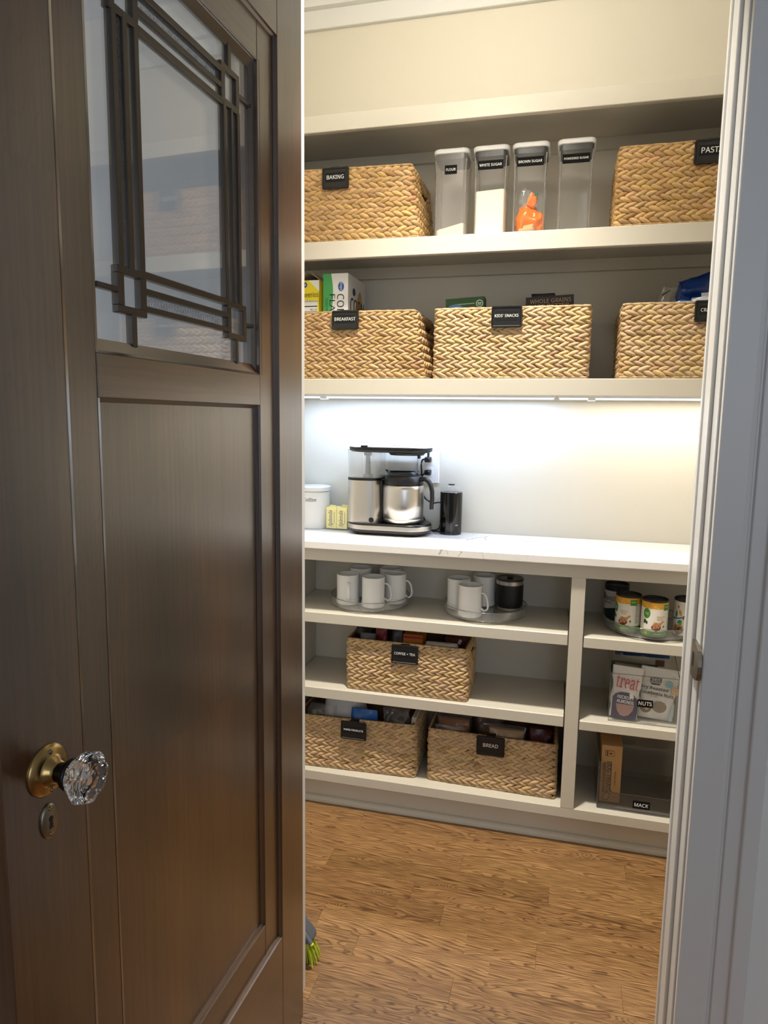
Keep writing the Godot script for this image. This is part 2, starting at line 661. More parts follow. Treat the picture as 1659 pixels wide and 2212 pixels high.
func room() -> void:
	var wp: Material = M.wall_paint
	var tr: Material = M.white_trim
	# floor: a slab with oak boards laid on it, the boards side by side as they show
	var fl := setting("floor", "floor of medium-brown oak boards with open arched grain")
	part(fl, "slab", MB.new().box(V(-2.3, -0.12, -2.5), V(1.9, -0.012, 2.5)), plain(70, 48, 30))
	var joints := [[-0.583, 0.62], [0.2315, -0.75], [-0.2345, 0.72], [-0.619, 0.0188], [-0.35, 0.75], [-0.254, 0.7], [-0.564, -0.007], [-0.4436, 0.188], [-0.192, 0.6], [-0.5, 0.35], [-0.1, 0.5], [-0.6, 0.22], [-0.3, 0.45]]
	rng.seed = 77
	for k in joints.size():
		var z1 := -2.005 + 0.0775 * (k) 
		var z0 := z1 - 0.0775
		if k == 0:
			z0 = -2.36
			z0 = z1 - 0.0775
		var xs := [-1.0]
		var js: Array = joints[k].duplicate()
		js.sort()
		xs.append_array(js)
		xs.append(0.95)
		for j in xs.size() - 1:
			if z1 > -1.3 and (xs[j] < -0.95 and xs[j + 1] < -0.6):
				continue
			board(fl, xs[j], xs[j + 1], z0, z1)
	var mb := MB.new()
	mb.col = Color(0.9, 0.9, 0.9)
	mb.box(V(-2.3, -0.012, -0.98), V(1.9, -0.001, 2.5))
	part(fl, "hall_boards", mb, plain(140, 98, 60, 0.4)).set_meta("kind", "stuff")
	mb = MB.new()
	mb.box(V(-1.1, -0.012, -2.5), V(1.0, -0.001, -2.083))
	part(fl, "covered_subfloor", mb, plain(110, 76, 46))
	# walls of the pantry
	shell("wall_back", MB.new().box(V(-1.05, -0.05, -2.47), V(0.85, 2.80, -2.365)), wp, "greige pantry back wall behind the shelves, lit white above the counter")
	shell("wall_left", MB.new().box(V(-1.05, -0.05, -2.4), V(-0.92, 2.80, -1.3)), wp, "greige left wall of the pantry")
	shell("wall_right", MB.new().box(V(0.70, -0.05, -2.4), V(0.85, 2.80, -1.3)), wp, "greige right wall of the pantry")
	# the wall with the doorway, two skins: pantry side and hall side
	mb = MB.new()
	mb.box(V(-2.3, -0.05, -1.348), V(-0.55, 2.80, -1.258))
	mb.box(V(0.265, -0.05, -1.348), V(1.9, 2.80, -1.258))
	mb.box(V(-0.55, 2.15, -1.348), V(0.265, 2.80, -1.258))
	shell("wall_front", mb, M.hall_paint, "pale wall round the doorway")
	shell("ceiling", MB.new().box(V(-2.3, 2.74, -2.5), V(1.9, 2.84, 2.5)), M.ceiling_paint, "white ceiling over pantry and hall")
	# hall
	shell("wall_hall_left", MB.new().box(V(-2.4, -0.05, -1.3), V(-2.28, 2.80, 2.5)), M.hall_paint, "pale hall wall far left behind the door glass")
	shell("wall_hall_right", MB.new().box(V(1.88, -0.05, -1.3), V(2.0, 2.80, 2.5)), M.hall_paint, "pale hall wall to the right")
	mb = MB.new()
	mb.box(V(-2.4, -0.05, 2.4), V(0.2, 2.80, 2.52))
	mb.box(V(1.6, -0.05, 2.4), V(2.0, 2.80, 2.52))
	mb.box(V(0.2, -0.05, 2.4), V(1.6, 0.7, 2.52))
	mb.box(V(0.2, 2.3, 2.4), V(1.6, 2.80, 2.52))
	shell("wall_hall_rear", mb, M.hall_paint, "hall wall with a window, behind the viewer")
	var wn := setting("window_1", "hall window that lets in cool daylight")
	mb = MB.new()
	mb.box(V(0.2, 0.7, 2.40), V(0.26, 2.3, 2.48))
	mb.box(V(1.54, 0.7, 2.40), V(1.6, 2.3, 2.48))
	mb.box(V(0.26, 0.7, 2.40), V(1.54, 0.76, 2.48))
	mb.box(V(0.26, 2.24, 2.40), V(1.54, 2.3, 2.48))
	part(wn, "frame", mb, tr)
	part(wn, "pane", MB.new().box(V(0.26, 0.76, 2.44), V(1.54, 2.24, 2.446)), M.daylight_pane)
	# a second window in the left wall of the hall lights the wall behind the open door
	wn = setting("window_2", "hall window in the left wall, behind the open door")
	mb = MB.new()
	mb.box(V(-2.285, 0.70, -0.35), V(-2.255, 0.76, 0.85))
	mb.box(V(-2.285, 2.24, -0.35), V(-2.255, 2.30, 0.85))
	mb.box(V(-2.285, 0.76, -0.35), V(-2.255, 2.24, -0.29))
	mb.box(V(-2.285, 0.76, 0.79), V(-2.255, 2.24, 0.85))
	mb.box(V(-2.285, 0.76, 0.235), V(-2.260, 2.24, 0.265))
	part(wn, "frame", mb, tr)
	part(wn, "pane", MB.new().box(V(-2.279, 0.76, -0.29), V(-2.272, 2.24, 0.79)), M.daylight_pane)
	# cornice round the pantry
	var prof := PackedVector2Array([Vector2(0, 2.583), Vector2(0.013, 2.583), Vector2(0.015, 2.585), Vector2(0.015, 2.640), Vector2(0.034, 2.643), Vector2(0.038, 2.660), Vector2(0.048, 2.684), Vector2(0.064, 2.70), Vector2(0.086, 2.71), Vector2(0.09, 2.714), Vector2(0.09, 2.728), Vector2(0.1, 2.732), Vector2(0.1, 2.745), Vector2(0, 2.745)])
	mb = MB.new()
	mb.prism(prof, -0.81, 0.81)
	mb.moved(Transform3D(Basis(V(0, 0, 1), V(0, 1, 0), V(-1, 0, 0)), V(-0.11, 0, -2.365)))
	# x of the outline runs out of the wall
	shell("trim_cornice", mb, tr, "white crown moulding where the back wall meets the ceiling")
	# right and left jambs with their stops, the head, and the casing on the hall side
	var jb := setting("trim_jamb_right", "grey-white painted right door jamb with a stop strip")
	part(jb, "jamb_board", MB.new().box(V(0.245, -0.01, -1.352), V(0.268, 2.165, -1.256), 0.0012), tr)
	part(jb, "stop_strip", MB.new().box(V(0.2385, -0.01, -1.347), V(0.2465, 2.14, -1.298), 0.0015), tr)
	part(jb, "pantry_edge", MB.new().box(V(0.2357, -0.01, -1.366), V(0.30, 2.165, -1.3475), 0.002), tr)
	jb = setting("trim_jamb_left", "white left door jamb, a sliver of it showing past the open door")
	part(jb, "jamb_board", MB.new().box(V(-0.553, -0.01, -1.352), V(-0.53, 2.165, -1.256), 0.0012), tr)
	part(jb, "stop_strip", MB.new().box(V(-0.531, -0.01, -1.347), V(-0.5185, 2.14, -1.298), 0.0015), tr)
	jb = setting("trim_head", "white head of the door frame above the opening")
	part(jb, "head_board", MB.new().box(V(-0.53, 2.14, -1.352), V(0.245, 2.165, -1.256), 0.001), tr)
	for side in 2:
		var cs := setting("trim_casing_right" if side == 0 else "trim_casing_left", "grey-white flat door casing with a raised back band, right of the opening" if side == 0 else "white door casing behind the open door")
		var x0 := 0.2485
		# profile from the opening outwards: flat board, a shallow quirk, then the thicker back band
		var pr := PackedVector2Array([Vector2(0.0, 0), Vector2(0.0, 0.0165), Vector2(0.0018, 0.018), Vector2(0.045, 0.018), Vector2(0.052, 0.0168), Vector2(0.0545, 0.0135), Vector2(0.057, 0.0135), Vector2(0.0585, 0.018), Vector2(0.060, 0.019), Vector2(0.080, 0.0195), Vector2(0.082, 0.021), Vector2(0.0835, 0.027), Vector2(0.0855, 0.0285), Vector2(0.108, 0.0285), Vector2(0.110, 0.027), Vector2(0.110, 0)])
		mb = MB.new()
		mb.prism(pr, -0.01, 2.25)
		# outline x -> world x, outline y -> world z, prism axis -> world y
		if side == 0:
			mb.moved(Transform3D(Basis(V(1, 0, 0), V(0, 0, 1), V(0, 1, 0)), V(x0, 0, -1.258)))
			flip(mb)
		else:
			mb.moved(Transform3D(Basis(V(-1, 0, 0), V(0, 0, 1), V(0, 1, 0)), V(-0.5345, 0, -1.258)))
		part(cs, "casing_board", mb, tr)

func flip(mb: MB) -> void:                     # after a mirroring move: turn the faces round
	for k in range(0, mb.i.size(), 3):
		var a := mb.i[k + 1]
		mb.i[k + 1] = mb.i[k + 2]
		mb.i[k + 2] = a

func board(fl: Node3D, x0: float, x1: float, z0: float, z1: float) -> void:
	var mb := MB.new()
	var g := rng.randf_range(0.87, 1.1)
	mb.col = Color(g * rng.randf_range(0.98, 1.03), g, g * rng.randf_range(0.93, 1.02))
	var k := rng.randi_range(0, 7)
	var u := rng.randf()
	mb.box(V(x0 + 0.00015, -0.012, z0 + 0.0001), V(x1 - 0.00015, 0, z1 - 0.0001), 0.0004)
	for j in mb.v.size():
		var p := mb.v[j]
		mb.t[j] = Vector2(u + (p.x - x0) / 1.25, (k + clampf((p.z - z0) / (z1 - z0), 0.03, 0.97)) / 8.0)
	part(fl, "plank", mb, M.oak)

# ---------------------------------------------------------------- the open door
# Door axes: x out of the face that shows, y up, z from the hinges to the knob edge.

func dbox(mb: MB, x0: float, x1: float, y0: float, y1: float, z0: float, z1: float, b := 0.0008) -> void:
	mb.box(V(x0, y0, z0), V(x1, y1, z1), b)

func wood_part(d: Node3D, called: String, along: int, tint: float, boxes: Array, b := 0.0012) -> MeshInstance3D:
	var mb := MB.new()
	mb.along = along
	mb.shift = Vector2(rng.randf() * 3, rng.randf() * 3)
	mb.col = Color(tint, tint, tint)
	for q: Array in boxes:
		dbox(mb, q[0], q[1], q[2], q[3], q[4], q[5], b)
	return part(d, called, mb, M.dark_wood)

func bead(d: Node3D, called: String, x0: float, x1: float, w: float, y0: float, y1: float, z0: float, z1: float) -> void:
	# a sloped moulding round an opening: from the frame face x0 down to x1 over a width w
	var mb := MB.new()
	mb.along = 1
	mb.col = Color(0.9, 0.9, 0.9)
	var o := [V(x0, y0, z0), V(x0, y0, z1), V(x0, y1, z1), V(x0, y1, z0)]
	var m := [V(x0 + (x1 - x0) * 0.35, y0 + w * 0.2, z0 + w * 0.2), V(x0 + (x1 - x0) * 0.35, y0 + w * 0.2, z1 - w * 0.2), V(x0 + (x1 - x0) * 0.35, y1 - w * 0.2, z1 - w * 0.2), V(x0 + (x1 - x0) * 0.35, y1 - w * 0.2, z0 + w * 0.2)]
	var n := [V(x1 + 0.0015, y0 + w, z0 + w), V(x1 + 0.0015, y0 + w, z1 - w), V(x1 + 0.0015, y1 - w, z1 - w), V(x1 + 0.0015, y1 - w, z0 + w)]
	var q := [V(x1, y0 + w, z0 + w), V(x1, y0 + w, z1 - w), V(x1, y1 - w, z1 - w), V(x1, y1 - w, z0 + w)]
	for k in 4:
		var j := (k + 1) % 4
		mb.along = 3 if k % 2 == 0 else 1
		mb.quad(o[k], m[k], m[j], o[j])
		mb.quad(m[k], n[k], n[j], m[j])
		mb.quad(n[k], q[k], q[j], n[j])
	flip_if_inward(mb)
	part(d, called, mb, M.dark_wood)

func flip_if_inward(mb: MB) -> void:
	for k in range(0, mb.i.size(), 3):
		var p := mb.i[k]
		if mb.n[p].x < 0:
			var a := mb.i[k + 1]
			mb.i[k + 1] = mb.i[k + 2]
			mb.i[k + 2] = a
	for k in mb.n.size():
		if mb.n[k].x < 0:
			mb.n[k] = -mb.n[k]

func pane(d: Node3D, called: String, m: Material, rects: Array) -> void:
	var mb := MB.new()
	for r: Array in rects:                    # z0, z1, y0, y1
		mb.box(V(-0.0235, r[2], r[0]), V(-0.0200, r[3], r[1]))
	part(d, called, mb, m)

func came(mb: MB, z0: float, y0: float, z1: float, y1: float, w := 0.0095) -> void:
	# a flat metal strip, proud of the glass on both sides
	var t := w / 2
	if absf(y1 - y0) > absf(z1 - z0):
		mb.box(V(-0.0272, minf(y0, y1), z0 - t), V(-0.0162, maxf(y0, y1), z0 + t), 0.0010)
	else:
		mb.box(V(-0.0270, y0 - t, minf(z0, z1)), V(-0.0164, y0 + t, maxf(z0, z1)), 0.0010)

func lead(d: Node3D, called: String, z0: float, y0: float, z1: float, y1: float, w: float) -> void:
	var mb := MB.new()
	came(mb, z0, y0, z1, y1, w)
	part(d, called, mb, M.came)

func door() -> void:
	rng.seed = 5
	var d := setting("door_1", "open dark-brown wooden door with a leaded glass window and a glass knob")
	d.set_meta("category", "door")
	d.position = V(-0.49, 0, -1.258)
	d.rotation.y = deg_to_rad(-2.5)
	var W := 0.7335
	var T := -0.044
	wood_part(d, "knob_stile", 1, 1.0, [[T, 0.0, 0.011, 2.085, 0.6195, W]])
	wood_part(d, "hinge_stile", 1, 1.1, [[T, 0.0, 0.011, 2.085, 0.0, 0.100]])
	wood_part(d, "top_rail", 3, 1.0, [[T, 0.0, 1.931, 2.085, 0.100, 0.6195]])
	wood_part(d, "bottom_rail", 3, 1.0, [[T, 0.0, 0.011, 0.279, 0.100, 0.6195]])
	# the stepped inner frame
	wood_part(d, "inner_stile", 1, 1.12, [[T + 0.004, -0.008, 0.279, 1.931, 0.100, 0.158]])
	wood_part(d, "inner_stile", 1, 1.05, [[T + 0.004, -0.008, 0.279, 1.931, 0.5615, 0.6195]])
	wood_part(d, "inner_rail", 3, 1.05, [[T + 0.004, -0.008, 1.868, 1.931, 0.158, 0.5615]])
	wood_part(d, "inner_rail", 3, 1.0, [[T + 0.004, -0.008, 0.279, 0.347, 0.158, 0.5615]])
	wood_part(d, "middle_rail", 3, 1.3, [[T + 0.004, -0.0075, 1.3205, 1.3725, 0.158, 0.5615]])
	bead(d, "moulding", 0.0, -0.008, 0.004, 0.279, 1.931, 0.100, 0.6195)
	bead(d, "panel_moulding", -0.0076, -0.0165, 0.0065, 0.345, 1.322, 0.157, 0.5625)
	bead(d, "glass_moulding", -0.0076, -0.0205, 0.0175, 1.372, 1.8705, 0.1505, 0.5625)
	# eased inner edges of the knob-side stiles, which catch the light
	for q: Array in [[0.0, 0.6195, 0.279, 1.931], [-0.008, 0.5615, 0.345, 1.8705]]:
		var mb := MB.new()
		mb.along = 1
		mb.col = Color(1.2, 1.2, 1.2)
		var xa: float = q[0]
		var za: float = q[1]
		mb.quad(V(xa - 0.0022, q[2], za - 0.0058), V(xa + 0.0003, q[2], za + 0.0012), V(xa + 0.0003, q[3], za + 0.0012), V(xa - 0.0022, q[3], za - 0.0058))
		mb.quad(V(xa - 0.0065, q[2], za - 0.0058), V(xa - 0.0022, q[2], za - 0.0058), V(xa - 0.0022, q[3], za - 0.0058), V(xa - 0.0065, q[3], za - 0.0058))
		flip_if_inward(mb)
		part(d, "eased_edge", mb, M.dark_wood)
	wood_part(d, "flat_panel", 1, 1.12, [[T + 0.012, -0.0165, 0.335, 1.332, 0.150, 0.57]])
	# leaded light
	var s0 := 0.160
	var s1 := 0.545
	var y0 := 1.386
	var y1 := 1.862
	var L1 := 0.4985
	var L2 := 0.4785
	var L3 := 0.4570
	var R1 := 0.2040
	var R2 := 0.2245
	var R3 := 0.2460
	var B1 := 1.4365
	var B2 := 1.4585
	var B3 := 1.4785
	var T1 := 1.8135
	var T2 := 1.7905
	var T3 := 1.7690
	var sq := {"bl": [0.4575, 0.5015, 1.4295, 1.4762], "br": [0.1925, 0.2415, 1.4280, 1.4762], "tl": [0.4575, 0.5015, 1.7705, 1.8190], "tr": [0.2065, 0.2500, 1.7720, 1.8205]}
	lead(d, "came", L1, sq.bl[3], L1, sq.tl[2], 0.0095)
	lead(d, "came", L2, sq.bl[3], L2, sq.tl[2], 0.0095)
	lead(d, "came", L3, B3, L3, T3, 0.0095)
	lead(d, "came", R1, sq.br[3], R1, sq.tr[2], 0.0095)
	lead(d, "came", R2, sq.br[3], R2, sq.tr[2], 0.0075)
	lead(d, "came", R3, B3, R3, T3, 0.0095)
	lead(d, "came", sq.bl[0], B1, sq.br[1], B1, 0.0075)
	lead(d, "came", sq.bl[0], B2, sq.br[1], B2, 0.0075)
	lead(d, "came", sq.bl[0], B3, sq.br[1], B3, 0.0095)
	lead(d, "came", sq.tl[0], T1, sq.tr[1], T1, 0.0095)
	lead(d, "came", sq.tl[0], T2, sq.tr[1], T2, 0.0075)
	lead(d, "came", sq.tl[0], T3, sq.tr[1], T3, 0.0095)
	for key in sq:
		var q: Array = sq[key]
		var c2 := MB.new()
		came(c2, q[0] - 0.0060, q[2], q[1] + 0.0060, q[2], 0.0095)
		came(c2, q[0] - 0.0060, q[3], q[1] + 0.0060, q[3], 0.0095)
		came(c2, q[0], q[2] + 0.004, q[0], q[3] - 0.004, 0.012)
		came(c2, q[1], q[2] + 0.004, q[1], q[3] - 0.004, 0.012)
		part(d, "came_square", c2, M.came)
		pane(d, "square_pane", M.pane_glass, [[q[0], q[1], q[2], q[3]]])
	var yb := 1.4515
	var yt := 1.7975
	var zl := 0.4778
	var zr := 0.2180
	var zr2 := 0.2305
	lead(d, "came_bar", sq.bl[1], yb, s1, yb, 0.0065)
	lead(d, "came_bar", s0, yb, sq.br[0], yb, 0.0065)
	lead(d, "came_bar", sq.tl[1], yt, s1, yt, 0.0065)
	lead(d, "came_bar", s0, yt, sq.tr[0], yt, 0.0070)
	lead(d, "came_bar", zl, y0, zl, sq.bl[2], 0.0095)
	lead(d, "came_bar", zr, y0, zr, sq.br[2], 0.0080)
	lead(d, "came_bar", zl, sq.tl[3], zl, y1, 0.0095)
	lead(d, "came_bar", zr2, sq.tr[3], zr2, y1, 0.0105)
	# panes: the middle one, narrow clear strips, hammered strips, outer sides and corners
	pane(d, "pane", M.pane_glass, [[R3, L3, B3, T3]])
	pane(d, "narrow_pane", M.pane_glass, [[L3, L2, B3, T3]])
	pane(d, "narrow_pane", M.pane_glass, [[R2, R3, B3, T3]])
	pane(d, "narrow_pane", M.pane_glass, [[R3, L3, B2, B3]])
	pane(d, "narrow_pane", M.pane_glass, [[R3, L3, T3, T2]])
	pane(d, "hammered_pane", M.rough_glass, [[L2, L1, B3, T3]])
	pane(d, "hammered_pane", M.rough_glass, [[R1, R2, B3, T3]])
	pane(d, "hammered_pane", M.rough_glass, [[R3, L3, B1, B2]])
	pane(d, "hammered_pane", M.rough_glass, [[R3, L3, T2, T1]])
	pane(d, "side_pane", M.pane_glass, [[L1, s1, yb, yt]])
	pane(d, "side_pane", M.pane_glass, [[s0, R1, yb, yt]])
	pane(d, "side_pane", M.pane_glass, [[zr, zl, y0, B1]])
	pane(d, "side_pane", M.pane_glass, [[zr2, zl, T1, y1]])
	pane(d, "corner_pane", M.pane_glass, [[L1, s1, y0, yb], [zl, L1, y0, sq.bl[2]]])
	pane(d, "corner_pane", M.pane_glass, [[s0, sq.br[0], y0, yb], [sq.br[0], zr, y0, sq.br[2]]])
	pane(d, "corner_pane", M.pane_glass, [[L1, s1, yt, y1], [zl, L1, sq.tl[3], y1]])
	pane(d, "corner_pane", M.pane_glass, [[s0, sq.tr[0], yt, y1], [sq.tr[0], zr2, sq.tr[3], y1]])
	var bk := MB.new()
	bk.box(V(-0.0345, y0 - 0.008, s0 - 0.006), V(-0.0315, y1 + 0.004, s1 + 0.008))
	part(d, "rear_pane", bk, M.pane_glass)
	# knob: rosette, dark shank, glass knob (sub-parts), all turned about the x axis
	var kn := Node3D.new()
	kn.name = "doorknob"
	d.add_child(kn)
	kn.position = V(0, 0.923, 0.6745)
	var ax := Basis(V(0, 0, -1), V(1, 0, 0), V(0, -1, 0))    # local y -> out of the door
	var mb := MB.new()
	mb.lathe([Vector2(0.0285, 0), Vector2(0.0285, 0.0012), Vector2(0.027, 0.0035), Vector2(0.023, 0.0056), Vector2(0.018, 0.0066), Vector2(0.0165, 0.0072), Vector2(0.0155, 0.010), Vector2(0.0125, 0.0125), Vector2(0.0115, 0.016), Vector2(0.0, 0.016)], 48, Vector3.ZERO, true)
	part(kn, "rosette", mb.moved(Transform3D(ax, Vector3.ZERO)), M.brass, "brass rosette")
	for s: float in [1.0, -1.0]:
		mb = MB.new()
		mb.lathe([Vector2(0.0028, 0.0), Vector2(0.0028, 0.0012), Vector2(0.0018, 0.0020), Vector2(0, 0.0022)], 16, Vector3.ZERO, true)
		part(kn, "screw", mb.moved(Transform3D(ax, V(0.0052, 0.0215 * s, 0))), M.pewter)
	mb = MB.new()
	mb.lathe([Vector2(0.0105, 0.013), Vector2(0.0105, 0.023), Vector2(0.0125, 0.025), Vector2(0.016, 0.0275), Vector2(0.0172, 0.031), Vector2(0.0172, 0.034), Vector2(0.0, 0.0345)], 40, Vector3.ZERO, true)
	part(kn, "shank", mb.moved(Transform3D(ax, Vector3.ZERO)), M.black_iron, "black metal shank")
	# twelve-lobed pressed glass
	var rings := []
	for pr: Vector3 in [V(0.0002, 0.0335, 0), V(0.0150, 0.0335, 0), V(0.0166, 0.0345, 0), V(0.0178, 0.037, 0.02), V(0.0190, 0.0400, 0.05), V(0.0235, 0.0440, 0.09), V(0.0262, 0.0490, 0.11), V(0.0266, 0.0525, 0.11), V(0.0250, 0.0570, 0.10), V(0.0205, 0.0605, 0.08), V(0.0165, 0.0612, 0.05), V(0.0135, 0.0600, 0.02), V(0.0095, 0.0594, 0), V(0.0040, 0.0600, 0), V(0.0002, 0.0602, 0)]:
		var ring := PackedVector3Array()
		for k in 96:
			var a := -TAU * k / 96
			var r := pr.x * (1.0 + pr.z * 1.35 * (absf(cos(a * 4.0)) - 0.62))
			ring.append(V(cos(a) * r, pr.y, sin(a) * r))
		rings.append(ring)
	mb = MB.new()
	mb.loft(rings, false, true, true)
	part(kn, "glass_knob", mb.moved(Transform3D(ax, Vector3.ZERO)), M.knob_glass, "lobed clear glass knob")
	mb = MB.new()
	rings = []
	for pr: Vector2 in [Vector2(0.0145, 0.0352), Vector2(0.0145, 0.0362), Vector2(0.006, 0.0405), Vector2(0.0, 0.0410)]:
		var ring := PackedVector3Array()
		for k in 32:
			var a := -TAU * k / 32
			var r := pr.x * (0.8 + 0.2 * absf(cos(a * 4.0)))
			ring.append(V(cos(a) * r, pr.y, sin(a) * r))
		rings.append(ring)
	mb.loft(rings, false, true, false)
	part(kn, "silver_backing", mb.moved(Transform3D(ax, Vector3.ZERO)), M.chrome)
	# keyhole plate
	var es := Node3D.new()
	es.name = "keyhole_plate"
	d.add_child(es)
	es.position = V(0, 0.8655, 0.6765)
	var poly := ring_poly(0.0245, 0.040, 40)
	mb = MB.new()
	var rs := []
	for q: Vector2 in [Vector2(1.0, 0.0), Vector2(1.0, 0.0012), Vector2(0.93, 0.0026), Vector2(0.80, 0.0033), Vector2(0.001, 0.0036)]:
		var ring := PackedVector3Array()
		for k in 40:
			var a := -TAU * k / 40
			ring.append(V(cos(a) * 0.01225 * q.x, q.y, sin(a) * 0.020 * q.x))
		rs.append(ring)
	mb.loft(rs, true, true, false)
	part(es, "plate", mb.moved(Transform3D(ax, Vector3.ZERO)), M.pewter, "oval pewter plate")
	mb = MB.new()
	mb.prism(ring_poly(0.0058, 0.0058, 20, 0, 0.0035), 0.0033, 0.0039)
	mb.prism(PackedVector2Array([Vector2(-0.0017, 0.003), Vector2(0.0017, 0.003), Vector2(0.0026, -0.0078), Vector2(-0.0026, -0.0078)]), 0.0033, 0.0039)
	part(es, "keyhole", mb.moved(Transform3D(Basis(V(0, 0, -1), V(0, 1, 0), V(1, 0, 0)), Vector3.ZERO)), M.ink_black)
	for s: float in [1.0, -1.0]:
		mb = MB.new()
		mb.lathe([Vector2(0.0026, 0.0), Vector2(0.0026, 0.0010), Vector2(0.0016, 0.0018), Vector2(0, 0.0020)], 16, Vector3.ZERO, true)
		part(es, "screw", mb.moved(Transform3D(ax, V(0.0028, 0.0145 * s, 0))), M.brass)
	# strike plate on the right jamb
	var st := thing("strike_plate", "dark metal strike plate with a curved lip on the right door jamb", "strike plate", V(0.245, 0.889, -1.262))
	mb = MB.new()
	var po := PackedVector2Array([Vector2(-0.028, -0.031), Vector2(0.004, -0.031), Vector2(0.012, -0.030), Vector2(0.026, -0.026), Vector2(0.033, -0.012), Vector2(0.034, 0.0), Vector2(0.033, 0.012), Vector2(0.026, 0.026), Vector2(0.012, 0.030), Vector2(0.004, 0.031), Vector2(-0.028, 0.031)])
	mb.prism(po, 0.0, 0.0064)
	part(st, "plate", mb.moved(Transform3D(Basis(V(0, 0, 1), V(0, 1, 0), V(-1, 0, 0)), V(0, 0, 0))), M.pewter)
	mb = MB.new()
	mb.prism(rpoly(0.014, 0.026, 0.003, -0.012, 0), 0.0060, 0.0068)
	part(st, "latch_hole", mb.moved(Transform3D(Basis(V(0, 0, 1), V(0, 1, 0), V(-1, 0, 0)), V(0, 0, 0))), M.ink_black)

# ---------------------------------------------------------------- shelving, cabinet, worktop

func wall_shelf(top: float, drop: float, label: String) -> void:
	var s := thing("wall_shelf", label, "shelf", V(0, top, -2.365), 0.0, "greige wall shelves")
	part(s, "board", MB.new().box(V(-0.919, -0.018, 0.0005), V(0.699, 0, 0.297), 0.001), M.shelf_paint)
	part(s, "front_edge", MB.new().box(V(-0.919, -drop, 0.2965), V(0.699, 0, 0.315), 0.0015), M.shelf_paint)
	part(s, "wall_cleat", MB.new().box(V(-0.919, -drop - 0.004, 0.0005), V(0.699, -0.018, 0.019), 0.001), M.shelf_paint)

func light_bar(x0: float, x1: float, label: String) -> void:
	var s := thing("light_bar", label, "light bar", V((x0 + x1) / 2, 1.4029, -2.262), 0.0, "slim light bars under the lowest wall shelf")
	var w := x1 - x0
	part(s, "housing", MB.new().box(V(-w / 2, -0.030, -0.011), V(w / 2, 0, 0.011), 0.001), M.white_plastic)
	part(s, "diffuser", MB.new().box(V(-w / 2 + 0.004, -0.0345, -0.009), V(w / 2 - 0.004, -0.0295, 0.012), 0.002), M.led_diffuser)
	part(s, "clip", MB.new().box(V(-w / 2 + 0.09, -0.0385, -0.013), V(-w / 2 + 0.112, -0.0005, 0.014), 0.001), M.white_plastic)

